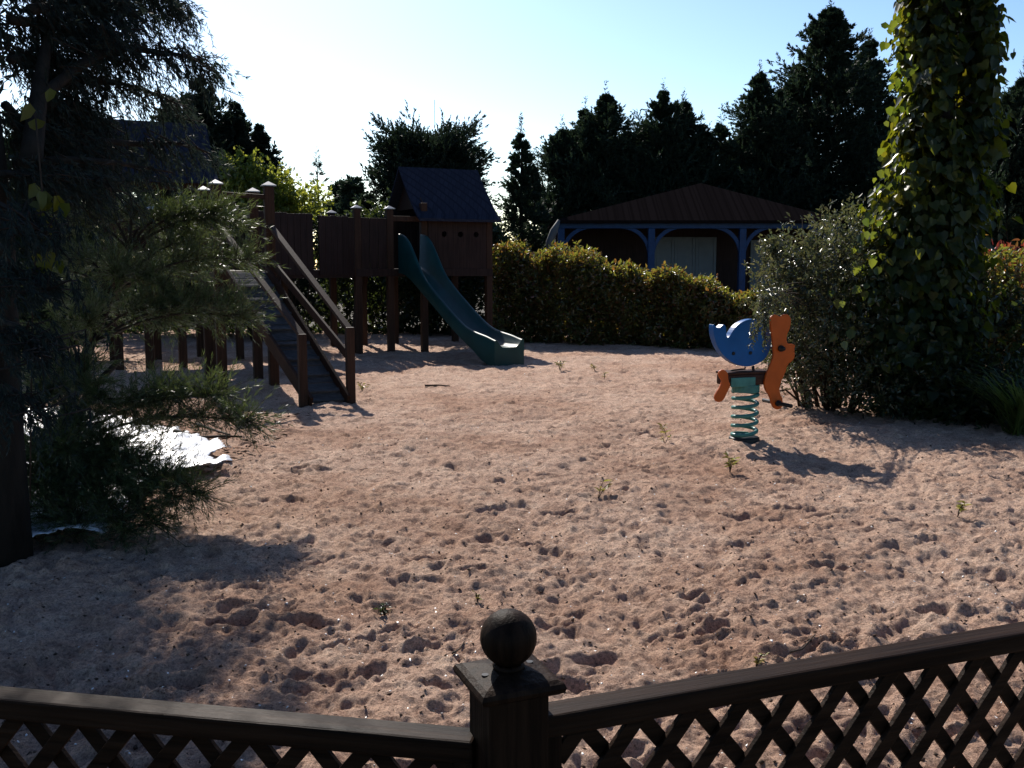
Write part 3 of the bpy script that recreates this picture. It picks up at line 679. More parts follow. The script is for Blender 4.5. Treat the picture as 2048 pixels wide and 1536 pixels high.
mb = MB(); q = [rpt(x, y, .0) for x, y in ((500, 590), (500, 606), (440, 612), (390, 618), (385, 634))]; mb.tube(q, .007, 8); q2 = [rpt(560, 584, .0), rpt(565, 640, .0)]; mb.tube(q2, .012, 8); mb.build('shell_bracket', M['black'], sr, True)

# ------------------------------------------------------------------ cabin with a blue porch behind the hedge
cb = thing('porch_cabin', 'dark timber cabin with a blue painted porch and hipped brown roof', 'cabin', (4.2, 22.5, 0))
YP = 22.0
xs = [at(x, 500, YP)[0] for x in (1122, 1302, 1484, 1666)]
ze = at(1300, 447, YP)[2]
for i, x in enumerate(xs):
    pst = MB().post(x, YP, -.05, ze - .11, .15).build('porch_post', M['bluepaint'], cb, bevel=.01)
    for sgn in (-1, 1):
        if (i == 0 and sgn < 0) or (i == 3 and sgn > 0): continue
        V = []; Fs = []; n = 10; r = .60
        for k in range(n + 1):
            a = math.pi / 2 * k / n; cx, czz = x + sgn * (.076 + r), ze - .115 - r
            for rr in (r, r + .085):
                px_, pz_ = cx - sgn * rr * math.cos(a), czz + rr * math.sin(a)
                px_ = x + sgn * max(.0755, sgn * (px_ - x)); pz_ = min(pz_, ze - .113)
                V += [(px_, YP - .035, pz_), (px_, YP + .035, pz_)]
        for k in range(n):
            a, b = k * 4, k * 4 + 4
            Fs += [(a, b, b + 2, a + 2), (a + 1, a + 3, b + 3, b + 1), (a, a + 1, b + 1, b), (a + 2, b + 2, b + 3, a + 3)]
        sub(MB().add(V, Fs), 'brace', M['bluepaint'], pst)
for o in [o for o in bpy.data.objects if o.name.startswith('brace') and o.parent and o.parent.name.startswith('porch_post')]: pass
MB().bar((xs[0] - .12, YP, ze - .03), (xs[-1] + .12, YP, ze - .03), .13, .16).build('fascia', M['bluepaint'], cb, bevel=.008)
xl, xr = xs[0] - .18, xs[-1] + .18; yf, yb = YP - .22, YP + 3.4; ap = at(1402, 366, YP + 1.6); ax = (xl + xr) / 2
V = [(xl, yf, ze + .06), (xr, yf, ze + .06), (xr, yb, ze + .06), (xl, yb, ze + .06), (ap[0], YP + 1.6, ap[2]), (ap[0], YP + 1.9, ap[2])]
V += [(v[0], v[1], v[2] - .06) for v in V[:4]]
MB().add(V, [(0, 1, 4), (1, 2, 5, 4), (2, 3, 5), (3, 0, 4, 5), (9, 8, 7, 6), (0, 6, 7, 1), (1, 7, 8, 2), (2, 8, 9, 3), (3, 9, 6, 0)]).build('roof', M['tile'], cb)
yw = YP + 1.5
for (x0, x1, y0, y1) in ((xs[0] - .05, xs[-1] + .05, yw, yw + .12), (xs[0] - .05, xs[0] + .07, yw + .125, yb - .3), (xs[-1] - .07, xs[-1] + .05, yw + .125, yb - .3)):
    V, Fs = box(x0, x1, y0, y1, -.05, ze - .02); MB().add(V, Fs).build('wall', M['cabin'], cb)
V, Fs = box(xs[0] - .3, xs[-1] + .3, YP - .3, yw - .002, -.05, .12); MB().add(V, Fs).build('porch_floor', M['cabin'], cb)
def double_door(pxa, pxb, pytop, lab=None):
    x0 = at(pxa, 500, yw)[0]; x1 = at(pxb, 500, yw)[0]; zt = at(1370, pytop, yw)[2]; z0 = .125
    V, Fs = box(x0, x1, yw - .045, yw - .003, z0, zt); d = MB().add(V, Fs).build('door', M['shutter'], cb, bevel=.006)
    n = 3; w_ = (x1 - x0) / n
    for i in range(n):
        m = MB()
        for za, zb_ in ((z0 + .10, z0 + .85), (z0 + .93, zt - .10)): m.bar((x0 + (i + .5) * w_, yw - .0475, za), (x0 + (i + .5) * w_, yw - .0475, zb_), w_ - .16, .006, up=(0, 1, 0))
        sub(m, 'panelling', M['shutter'], d, .002)
        m = MB()
        for xx in (x0 + i * w_ + .035, x0 + (i + 1) * w_ - .035): m.bar((xx, yw - .056, z0 + .02), (xx, yw - .056, zt - .02), .06, .018, up=(0, 1, 0))
        sub(m, 'frame', M['shutter'], d, .003)
double_door(1306, 1432, 474); double_door(1500, 1580, 480)
for o in bpy.data.objects:
    pass
mb = MB(); pu = [at(1118, 440, YP - .7), at(1108, 462, YP - .72), at(1098, 485, YP - .75), at(1095, 500, YP - .76)]
um = thing('folded_parasol', 'folded pale grey parasol leaning at the left end of the cabin porch', 'parasol', (pu[3][0], pu[3][1], 0))
MB().tube(pu, [.03, .085, .07, .03], 10).build('canopy', M['canvas'], um, True)
MB().tube([pu[3] + np.array((0, 0, .02)), np.array((pu[3][0], pu[3][1], -.1))], .025, 8).build('pole', M['steel'], um, True)

# ------------------------------------------------------------------ conifers behind
spire = lambda x: min(1, ((1 - x) * 1.9) ** .92) + .03
broad = lambda x: (1 - x) ** .80 + .02
clip_ = lambda x: .97 if x < .88 else .93 - (x - .88) * 1.2
G = 'conifers beyond the playground'
def con(px, top, Y, rad, label, prof, nb, seed, sp=(), **k):
    """rad in metres; sp: further spires (px, top, radius, dy)."""
    p = at(px, top, Y); S_ = [(0, 0, p[2], rad)]
    for px2, top2, r2, dy in sp: q = at(px2, top2, Y + dy); S_.append((q[0] - p[0], dy, q[2], r2))
    return conifer('conifer_tree', label, (p[0], Y, 0), p[2], rad, prof, nb, seed, group=G, spires=S_, **k)
con(1663, 4, 28.8, 3.9, 'tallest pointed conifer rising behind the right end of the cabin roof', broad, 1500, 1, [(1740, 70, 1.9, .5), (1600, 120, 1.8, .4), (1780, 190, 1.8, .2)], up=.22, bl=(.13, .034))
con(1520, 138, 28, 1.5, 'slim conifer tucked against the left side of the tallest conifer', spire, 720, 2, [(1556, 176, 1.4, .3)], up=.3)
con(1444, 230, 27.6, .75, 'small twin tipped conifer right behind the cabin ridge', spire, 330, 3, [(1482, 268, 1.0, .2)], up=.3)
con(1328, 176, 28, 1.5, 'three tipped conifer behind the middle of the cabin roof', spire, 1250, 4, [(1368, 198, 1.25, .2), (1404, 244, 1.0, -.1), (1288, 250, 1.3, .3)], up=.42)
con(1212, 182, 27.8, 1.5, 'broad four tipped conifer behind the left end of the cabin roof', spire, 1250, 5, [(1170, 214, 1.3, .3), (1124, 254, 1.25, 0), (1254, 258, 1.2, .2)], up=.42)
con(1042, 256, 24, .72, 'thin sparse conifer between the far tower roof and the cabin', broad, 230, 6, [(1068, 330, .5, .2)], twigs=9, up=.25)
con(856, 288, 23, 1.16, 'blocky clipped cypress towering behind the far tower roof', clip_, 760, 7, twigs=15, bl=(.11, .030), mat='cypressdk', up=.38, leader=0, tpow=1)
con(400, 150, 20, 1.7, 'bushy dark conifer behind the near tower roof', lambda x: (1 - x) ** .75, 1100, 8, [(468, 200, 1.2, .2), (518, 246, .95, 0), (340, 188, 1.2, .3)], mat='cypressdk', up=.35, leader=.2, tpow=1.1, bl=(.10, .026))
con(2050, 150, 19, 1.2, 'conifer at the right edge beyond the ivy clad trunks', spire, 620, 9, [(2010, 200, .9, .2)], up=.45)
con(1830, 215, 25.5, 1.3, 'dark conifer half hidden behind the ivy clad trunks', spire, 760, 10, [(1890, 250, 1.1, .2)], up=.42)
con(672, 368, 46, .55, 'tiny distant conifer left of the other tiny one above the walkway boards', lambda x: .4 + .6 * (1 - x), 60, 12, bl=(.24, .07), leader=.1)
con(703, 360, 44, .62, 'tiny distant conifer nearest the clipped cypress above the walkway boards', lambda x: .5 + .5 * (1 - x), 66, 13, bl=(.24, .07), leader=.1)
con(634, 318, 30, .7, 'thin wispy sapling conifer with drooping shoots above the walkway boards', lambda x: (1 - x) * .9 + .1, 30, 14, twigs=5, per=10, bl=(.16, .022), up=.2)
con(738, 388, 26, .55, 'low bushy conifer at the left foot of the clipped cypress', lambda x: (1 - x) ** .5, 110, 15, up=.5, leader=.1)
con(95, 215, 15, 1.15, 'dark conifer behind the cedar at the left edge', lambda x: (1 - x) ** .5, 300, 16, up=.4)

mb = MB(); p = at(869, 200, 32)
o = mb.tube([(p[0], p[1], -.1), (p[0], p[1], p[2])], .011, 6).build('aerial_mast', M['steel']); tag(o, 'thin metal aerial mast rising above the clipped cypress', 'mast')

# ------------------------------------------------------------------ hedges and shrubs
def hedge(name, label, line, depth, n, ll, lw, mat, seed, cat='hedge', twigs=60):
    """line: [(x, y, height)] along the front foot; a bank of leaves with an uneven top."""
    rng = np.random.default_rng(seed); line = np.array(line, float); blobs = []
    seg = np.linalg.norm(np.diff(line[:, :2], axis=0), axis=1); cum = np.concatenate([[0], np.cumsum(seg)]); L = cum[-1]
    root = thing(name, label, cat, (*line[len(line) // 2, :2], 0))
    def P(u): return np.stack([np.interp(u, cum, line[:, k]) for k in range(3)], -1)
    ntw = n // 8; u = rng.random(ntw) * L; fill = rng.random(ntw) < .45; q = P(u)
    tdv = P(np.clip(u + .05, 0, L)) - P(np.clip(u - .05, 0, L)); tdv[:, 2] = 0; tdv = nrm(tdv); side = np.stack([-tdv[:, 1], tdv[:, 0]], -1)
    side[side[:, 1] < 0] *= -1
    hh = q[:, 2] * (1 + .07 * np.sin(u * 3.1 + seed) + .05 * np.sin(u * 8.3 + 2 * seed))
    face = rng.random(ntw); top = face < .30
    zf = rng.random(ntw) ** .8; dz = np.where(top, hh * rng.normal(1, .035, ntw), hh * zf)
    bulge = .12 * np.sin(u * 4.3 + dz * 5 + seed) + .08 * np.sin(u * 9.7 - dz * 7)
    dp = np.where(top, rng.random(ntw) * depth, np.abs(rng.normal(0, .16, ntw)) - .05 + bulge)
    dp += np.where(top, 0, np.clip(.15 - dz, 0, 1) * .5 + np.clip(dz / hh - .8, 0, 1) * .5)
    dp = np.where(fill, rng.random(ntw) * depth, dp); dz = np.where(fill, hh * rng.random(ntw) * .93, dz)
    back = (~top) & (~fill) & (rng.random(ntw) < .18); dp = np.where(back, depth - dp, dp)
    tip = np.stack([q[:, 0] + side[:, 0] * dp, q[:, 1] + side[:, 1] * dp, np.maximum(dz, .04)], -1)
    od = np.stack([-side[:, 0], -side[:, 1], np.zeros(ntw)], -1)
    td = nrm(np.where(top[:, None], np.array((0, 0, 1.)), od) + rdir(rng, (ntw,)) * .7 + np.array((0, 0, .35)))
    k = rng.integers(0, ntw, n); uu_ = rng.random(n)
    pos = tip[k] - td[k] * (uu_ * ll * 3.2)[:, None] + rdir(rng, (n,)) * ll * .3; pos[:, 2] = np.maximum(pos[:, 2], .03)
    d = nrm(td[k] * .6 + rdir(rng, (n,)) * .9); sc = rng.uniform(.6, 1.3, n)
    foliage('foliage', [leaves(pos, d, rdir(rng, (n,)) + np.array((0, 0, .5)), ll * sc, lw * sc)], M[mat], root)
    mb = MB()
    for i in range(twigs):
        j = rng.integers(0, ntw); b = P(u[j:j + 1])[0]; b = np.array((b[0] + side[j, 0] * depth * .5, b[1] + side[j, 1] * depth * .5, 0)); mb.tube([b, (b + tip[j]) / 2 + np.array((0, 0, .15)), tip[j]], [.016, .011, .003], 5)
    mb.build('stem', M['twig'], root, True)
    return root
def top_h(px, py, Y): return at(px, py, Y)[2]
hl = []
for px, fy, ty in ((980, 684, 500), (1040, 686, 496), (1110, 688, 500), (1140, 690, 524), (1220, 692, 530), (1300, 695, 540), (1380, 698, 566), (1450, 700, 582), (1520, 702, 585)):
    g_ = gnd(px, fy); hl.append((g_[0], g_[1], top_h(px, ty, g_[1] + .3)))
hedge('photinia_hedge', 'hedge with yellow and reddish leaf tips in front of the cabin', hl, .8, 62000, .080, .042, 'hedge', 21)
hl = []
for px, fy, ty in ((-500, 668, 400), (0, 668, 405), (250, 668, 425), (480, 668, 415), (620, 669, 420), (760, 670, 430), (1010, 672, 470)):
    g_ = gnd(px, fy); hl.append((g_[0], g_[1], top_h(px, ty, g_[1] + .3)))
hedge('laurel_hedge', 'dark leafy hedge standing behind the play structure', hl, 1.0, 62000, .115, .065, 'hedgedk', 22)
def sb(px, py, Y, r): p = at(px, py, Y); return (tuple(p), r)
shrub('flowering_shrub', 'sunlit yellow green shrub behind the near tower and above the walkway', [sb(480, 350, 19, (.55, .5, .55)), sb(540, 375, 19, (.6, .5, .5)), sb(600, 400, 19, (.6, .5, .4)), sb(510, 420, 19, (.9, .6, .7))], 7000, .085, .05, 'lime', 31, base=(-4.7, 19, 0))
# arching shrub beside the rider
S = [sb(1640, 520, 9.6, (.62, .6, .45)), sb(1580, 560, 9.6, (.45, .5, .42)), sb(1700, 480, 9.8, (.5, .5, .42)), sb(1620, 640, 9.4, (.62, .6, .5)), sb(1720, 600, 9.5, (.7, .6, .6)), sb(1680, 720, 9.4, (.62, .6, .45)), sb(1780, 740, 9.3, (.6, .6, .5)), sb(1545, 500, 9.8, (.22, .3, .2)), sb(1610, 735, 9.7, (.5, .4, .40)), sb(1565, 680, 9.9, (.3, .3, .36))]
arch = shrub('arching_shrub', 'grey green arching shrub with glinting twigs beside the spring rocker', S, 24000, .05, .022, 'berberis', 41, base=(3.3, 9.8, 0), twign=50, upb=.2, shell=.35)
rng = np.random.default_rng(77)
ch = []; mb = MB()
for i in range(11):                                               # a low spray of branches reaching past the rider
    e_ = onplane(rng.uniform(1500, 1538), rng.uniform(636, 705), bx0 + rn * rng.uniform(.22, .42), rn); m_ = onplane(rng.uniform(1515, 1538), rng.uniform(585, 622), bx0 + rn * rng.uniform(.05, .2), rn); b_0 = at(1590 + rng.uniform(-40, 30), rng.uniform(560, 620), 9.2)
    ts = np.linspace(0, 1, 11)[:, None]; pts = np.where(ts < .72, b_0 + (m_ - b_0) * (ts / .72) + np.array((0, 0, .04)) * np.sin(np.clip(ts / .72, 0, 1) * math.pi), m_ + (e_ - m_) * ((ts - .72) / .28)); mb.tube(pts, np.linspace(.006, .0015, 11), 4)
    n = 90; u = .3 + .7 * rng.random(n) ** .7; pp = np.stack([np.interp(u, ts[:, 0], pts[:, k]) for k in range(3)], -1) + rdir(rng, (n,)) * .018
    d = nrm(nrm(e_ - m_)[None] * .7 + rdir(rng, (n,)) * .8); ch.append(leaves(pp, d, rdir(rng, (n,)) + np.array((0, 0, .6)), np.where(u > .7, .034, .045) * rng.uniform(.6, 1.2, n), .014))
foliage('low_spray', ch, M['berberis'], arch); mb.build('spray_stem', M['twig'], arch, True)
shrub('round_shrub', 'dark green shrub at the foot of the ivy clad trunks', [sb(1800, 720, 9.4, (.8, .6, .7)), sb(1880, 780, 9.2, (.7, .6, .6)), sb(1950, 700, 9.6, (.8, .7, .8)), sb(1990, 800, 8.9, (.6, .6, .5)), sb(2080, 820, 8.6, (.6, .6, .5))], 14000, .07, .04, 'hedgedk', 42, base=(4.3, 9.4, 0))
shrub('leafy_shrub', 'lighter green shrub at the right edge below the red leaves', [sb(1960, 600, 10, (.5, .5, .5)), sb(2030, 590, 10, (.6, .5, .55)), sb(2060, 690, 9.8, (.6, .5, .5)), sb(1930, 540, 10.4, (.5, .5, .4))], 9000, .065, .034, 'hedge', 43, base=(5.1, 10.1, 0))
shrub('red_shrub', 'shrub with bright red new leaves at the right edge', [sb(2000, 512, 11.4, (.34, .3, .16)), sb(2040, 515, 11.4, (.3, .3, .16)), sb(2020, 560, 11.6, (.5, .4, .4))], 1900, .085, .036, 'redleaf', 44, base=(5.9, 11.6, 0))
rng = np.random.default_rng(8); gb_ = at(2000, 800, 8.7); n = 260; az = rng.random(n) * 6.28
d = nrm(np.stack([np.cos(az) * .45, np.sin(az) * .45, np.ones(n)], -1) + rdir(rng, (n,)) * .15)
gt = thing('grass_clump', 'clump of long arching grass blades at the right edge', 'grass clump', (gb_[0], gb_[1], 0))
base_ = np.stack([gb_[0] + rng.normal(size=n) * .07, gb_[1] - .45 + rng.normal(size=n) * .07, np.zeros(n)], -1); Lg = rng.uniform(.5, 1.0, n)
V = []; 
for s_, w_ in ((0, .006), (.35, .008), (.7, .006), (1, .0008)):
    c = base_ + d * (Lg * s_)[:, None]; c[:, :2] += nrm(d[:, :2]) * (Lg * .42 * s_ ** 2.4)[:, None]; c[:, 2] -= Lg * .30 * s_ ** 3
    sdv = np.stack([-np.sin(az), np.cos(az), 0 * az], -1) * w_; V += [c - sdv, c + sdv]
V = np.stack(V, 1).reshape(-1, 3); i8 = np.arange(n)[:, None] * 8
link('blades', mesh_np('blades', V, [np.concatenate([i8 + np.array([[2 * k, 2 * k + 1, 2 * k + 3, 2 * k + 2]]) for k in range(3)])]), M['grassy'], gt)

# ivy-clad trunks at the right
iv = thing('ivy_clad_tree', 'tall double trunk wrapped in heart shaped ivy leaves at the right', 'tree', (4.1, 9.3, 0))
rng = np.random.default_rng(51); YI = 9.3
tA = [at(x, y, YI) for x, y in ((1872, 860), (1872, 600), (1876, 350), (1880, 150), (1884, -60), (1888, -400))]
tB = [at(x, y, YI + .25) for x, y in ((1925, 850), (1930, 600), (1940, 350), (1948, 150), (1952, -60), (1955, -400))]
tA[0][2] = -.05; tB[0][2] = -.05
ivm = (MB().tube(tB, [.19, .16, .13, .12, .11, .09], 12), MB().tube(tA, [.20, .17, .15, .13, .12, .10], 12))
ys = np.array([-420, -60, 60, 150, 260, 330, 420, 520, 600, 680, 760, 860]); lx = np.array([1800, 1792, 1795, 1808, 1790, 1772, 1748, 1722, 1700, 1690, 1750, 1800]); rx = np.array([2000, 1998, 1996, 1990, 1985, 1985, 1980, 1975, 1975, 1980, 1985, 1985])
def ivleaves(n, edge, size, seed, outer):
    rng = np.random.default_rng(seed); y = rng.uniform(-420, 840, n); l = np.interp(y, ys, lx); r = np.interp(y, ys, rx)
    cx = (l + r) / 2; hw = (r - l) / 2; a = rng.random(n) * 2 * math.pi; rad = np.where(rng.random(n) < edge, rng.uniform(.82, 1.05, n), rng.uniform(.45, .95, n) if outer else rng.uniform(.1, .72, n))
    if not outer or True:                                          # high up the two trunks carry a sleeve each
        hi = (y < 320) & (rng.random(n) < np.clip((340 - y) / 120, 0, .92)); side = rng.random(n) < .55
        cx = np.where(hi, np.where(side, np.interp(y, ys, lx) * .5 + 950, 1950), cx); hw = np.where(hi, np.where(side, 42, 34), hw)
    rad = rad * (1 + .15 * np.sin(y * .035 + a * 2) + .14 * np.sin(y * .09 + 3 * a) + .10 * np.sin(y * .21 + 5 * a))
    P = np.array([at(cx[i] + hw[i] * rad[i] * math.cos(a[i]), y[i], YI) for i in range(n)]); P[:, 1] += np.sin(a) * .42 * rad
    out = np.stack([np.cos(a), np.sin(a), .25 + 0 * a], -1); d = nrm(np.array((0, 0, -1.)) * .75 + out * .35 + rdir(rng, (n,)) * .45)
    nor = nrm(out + rdir(rng, (n,)) * .7); sc = rng.uniform(.55, 1.25, n) * size
    s = nrm(np.cross(d, nor)); u = np.cross(s, d)
    # heart-shaped leaf of eight points
    shp = [(0, 0), (-.10, .28), (.10, .52), (.45, .44), (.78, .17), (1.0, 0)]
    Vv = []
    for t, wv in shp: Vv.append(P + d * (sc * t)[:, None] + s * (sc * wv)[:, None] + u * (sc * wv * .3)[:, None])
    for t, wv in shp[-2:0:-1]: Vv.append(P + d * (sc * t)[:, None] - s * (sc * wv)[:, None] + u * (sc * wv * .3)[:, None])
    V = np.stack(Vv, 1).reshape(-1, 3); i = np.arange(n)[:, None] * 10
    return V, np.concatenate([i + np.array([[0, 1, 2, 3, 4, 5]]), i + np.array([[0, 5, 6, 7, 8, 9]])])
foliage('ivy', [ivleaves(5000, .45, .092, 52, True), ivleaves(7000, -1, .13, 53, False)], M['ivy'], iv)
def edge_leaves(n, seed):                                         # extra ivy leaves on the left flank, coloured brighter to look sunlit
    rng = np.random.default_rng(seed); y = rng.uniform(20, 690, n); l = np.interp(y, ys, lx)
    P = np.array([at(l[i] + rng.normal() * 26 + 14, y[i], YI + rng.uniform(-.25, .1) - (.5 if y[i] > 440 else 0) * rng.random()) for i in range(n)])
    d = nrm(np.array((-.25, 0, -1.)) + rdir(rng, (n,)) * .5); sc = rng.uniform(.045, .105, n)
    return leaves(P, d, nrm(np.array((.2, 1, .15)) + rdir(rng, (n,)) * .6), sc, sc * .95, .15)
foliage('sunlit_leaves', [edge_leaves(120, 54)], M['lit_ivy'], iv)
for i in range(40):
    y = rng.uniform(-100, 760); a = rng.random() * 6.28; l, r = np.interp(y, ys, lx), np.interp(y, ys, rx); c = (tA if i % 2 else tB)[0] * 1.0; zc_ = at(1900, y, YI)[2]; Tq = np.array(tA if i % 2 else tB); c = np.array((np.interp(zc_, Tq[:, 2], Tq[:, 0]), np.interp(zc_, Tq[:, 2], Tq[:, 1]), zc_)); e_ = at((l + r) / 2 + (r - l) / 2 * math.cos(a) * .98, y + rng.uniform(-30, 60), YI) + np.array((0, math.sin(a) * .35, 0))
    ivm[i % 2].tube([c, (c + e_) / 2 + np.array((0, 0, .06)), e_], [.010, .007, .003], 5)
for m_ in ivm: m_.build('trunk', M['bark'], iv, True)

# ------------------------------------------------------------------ the cedar at the left edge
ce = thing('cedar_tree', 'big dark cedar with drooping boughs filling the top left corner', 'tree', (-2.55, 4.7, 0))
rng = np.random.default_rng(61)
t1 = [np.array((-2.54, 4.62, -.06)), np.array((-2.52, 4.62, .6)), np.array((-2.52, 4.66, 1.6)), np.array((-2.60, 4.7, 2.6)), np.array((-2.7, 4.8, 3.8)), np.array((-2.8, 4.9, 5.4))]
limb_mb = MB(); limb_mb.tube(t1, [.19, .16, .155, .15, .13, .09], 16)
limbs = [
 ([(60, 330, 4.7), (75, 205, 4.95), (86, 120, 5.1), (105, 40, 5.2), (120, -60, 5.3)], .055),
 ([(76, 200, 4.95), (147, 140, 5.2), (205, 95, 5.4), (258, 58, 5.5)], .035),
 ([(150, 138, 5.2), (235, 92, 5.5), (310, 104, 5.7), (380, 112, 5.9), (425, 142, 6.0)], .026),
 ([(100, 170, 5.1), (170, 160, 5.5), (240, 165, 5.8), (310, 188, 6.0), (350, 205, 6.1)], .022),
 ([(60, 20, 5.0), (130, 10, 5.3), (200, 8, 5.5), (262, 12, 5.7)], .03),
 ([(60, -60, 5.0), (140, -70, 5.4), (240, -50, 5.8), (330, -10, 6.1), (345, 10, 6.2)], .03),
 ([(70, 215, 5.0), (120, 205, 5.3), (165, 215, 5.5), (190, 240, 5.7)], .024),
 ([(20, 120, 4.9), (60, 110, 5.2), (110, 120, 5.5), (150, 135, 5.7)], .022),
 ([(30, 290, 4.9), (110, 275, 5.2), (200, 282, 5.5), (290, 290, 5.8), (370, 285, 6.0), (415, 305, 6.1)], .030),
 ([(30, 330, 4.8), (120, 318, 5.0), (210, 322, 5.3), (290, 335, 5.6), (345, 345, 5.8)], .026),
 ([(20, 40, 4.9), (90, 50, 5.2), (150, 60, 5.4), (200, 55, 5.6)], .024),
 ([(10, 210, 4.8), (50, 250, 5.0), (100, 262, 5.2), (160, 265, 5.4)], .024),
 ([(0, 350, 4.5), (60, 345, 4.7), (130, 350, 4.9), (200, 362, 5.1)], .022),
 ([(20, -20, 5.2), (110, -30, 5.6), (200, -30, 5.9), (250, -5, 6.1)], .024),
 ([(-20, 400, 4.5), (30, 425, 4.3), (60, 440, 4.25), (90, 470, 4.2)], .018),
 ([(-20, 520, 4.5), (30, 535, 4.3), (65, 555, 4.25), (100, 590, 4.2)], .018),
 ([(-20, 640, 4.5), (30, 650, 4.3), (65, 670, 4.25), (105, 715, 4.2)], .018),
 ([(-20, 770, 4.5), (30, 780, 4.3), (60, 805, 4.25), (95, 850, 4.2)], .016),
]
ch = []
hang = [0, .7, 1.1, 1.1, 1.0, .9, 1.5, 1.3, .9, .6, 1.5, 1.3, 1.0, 1.2, .55, .55, .6, .5]
dens = [0, 90, 165, 140, 190, 280, 250, 210, 140, 55, 320, 300, 240, 280, 110, 110, 110, 60]
for (pth, r0), hg, dn in zip(limbs, hang, dens):
    P = np.array([at(*q) for q in pth]); ts = np.linspace(0, 1, len(P)); tf = np.linspace(0, 1, 14)
    Pf = np.stack([np.interp(tf, ts, P[:, k]) for k in range(3)], -1); Pf[1:-1] = (Pf[:-2] + Pf[1:-1] * 2 + Pf[2:]) / 4
    limb_mb.tube(Pf, r0 * (1 - .82 * tf), 7)
    if not dn: continue
    u = .12 + .88 * rng.random(dn) ** .8; b = np.stack([np.interp(u, tf, Pf[:, k]) for k in range(3)], -1) + rng.normal(size=(dn, 3)) * np.array((.035, .16, .03)) * (.5 + u[:, None])
    ax_ = nrm(Pf[-1] - Pf[0]); tl = rng.uniform(.07, .24, dn) * hg
    td = nrm(np.array((0, 0, -1.)) * rng.uniform(.1, 1.1, (dn, 1)) + ax_ * .75 + rdir(rng, (dn,)) * .5)
    per = 26; s = rng.random((dn, per)); pos = b[:, None] + td[:, None] * (tl[:, None] * s)[..., None]; pos[..., 2] -= (.35 * tl[:, None] * s * s)
    d = nrm(td[:, None] + rdir(rng, (dn, per)) * .75 + np.array((0, 0, -.35))); n = pos.size // 3
    ch.append(blades(pos, d, rng.uniform(.022, .05, n), rng.uniform(.004, .008, n), rng))
    for i in range(0, dn, 3): limb_mb.tube([b[i], b[i] + td[i] * tl[i] * .9 - np.array((0, 0, .25 * tl[i]))], [.004, .0015], 4); j = np.argmin(np.abs(tf - u[i])); limb_mb.tube([Pf[j], b[i]], .004, 4)
limb_mb.build('trunk', M['bark'], ce, True)
# the rest of the crown, above and to the left of the picture
for (c, r, n) in (((-3.3, 5.6, 3.6), (.8, 1.0, .6), 5000), ((-3.6, 6.6, 3.9), (.9, 1.0, .5), 5000), ((-3.9, 6.8, 3.2), (.9, 1.0, .7), 5000), ((-2.6, 5.2, 4.4), (1.2, 1.2, .5), 5000), ((-2.9, 5.3, 5.4), (.9, .9, .6), 3500), ((-3.8, 5.0, 2.7), (.7, 1.0, .7), 4500), ((-3.7, 6.0, 2.3), (.6, .7, .6), 4500), ((-3.4, 5.2, 1.9), (.5, .5, .45), 3500), ((-3.95, 8.3, 4.5), (.95, 1.1, .75), 14000), ((-4.15, 9.3, 4.6), (.95, 1.1, .75), 14000), ((-3.6, 7.3, 4.3), (.8, .8, .6), 9000), ((-4.6, 9.9, 4.7), (1.1, 1.0, .8), 9000), ((-4.3, 7.6, 4.5), (1.1, 1.1, .8), 8000), ((-4.6, 6.6, 3.2), (.8, 1.0, .8), 6000)):
    dv = rdir(rng, (n,)) * rng.random((n, 1)) ** .4; pos = np.array(c) + dv * np.array(r); cl = rng.integers(0, n, n) ; pos = pos * .25 + pos[cl // 20 * 20 % n] * .75 + rdir(rng, (n,)) * .08
    d = nrm(rdir(rng, (n,)) + np.array((0, 0, -.6))); ch.append(blades(pos, d, rng.uniform(.06, .14, n), rng.uniform(.012, .03, n), rng))
foliage('crown', ch, M['cedar'], ce)

# vine leaves catching the sun on the cedar trunk
vn = thing('climbing_vine', 'sunlit lime green vine leaves hanging on the cedar trunk', 'vine', (-2.25, 4.4, 0))
vp = [(78, 395), (95, 410), (118, 405), (82, 430), (100, 445), (70, 380), (90, 395), (120, 420), (75, 450), (95, 465), (72, 520), (85, 530), (110, 535), (70, 545), (90, 515), (66, 415), (72, 250), (60, 220), (100, 190)]
P = np.array([at(x, y - 14, 4.42 + rng.uniform(-.06, .1)) for x, y in vp]); n = len(P)
d = nrm(np.array((0, 0, -1.)) + rdir(rng, (n,)) * .45); nor = nrm(np.array((.2, 1, .2)) + rdir(rng, (n,)) * .5)
foliage('vine_leaves', [leaves(P, d, nor, rng.uniform(.06, .10, n), rng.uniform(.06, .09, n), .12)], M['ivy'], vn)
mb = MB(); mb.tube([at(*q) for q in ((60, 1000, 4.42), (62, 800, 4.4), (66, 560, 4.42), (80, 440, 4.42), (84, 380, 4.42), (70, 220, 4.45))], .004, 6)
for p_l in P: mb.tube([p_l, p_l + np.array((-.02, .01, .03))], .0015, 4)
mb.build('vine_stem', M['twig'], vn, True)

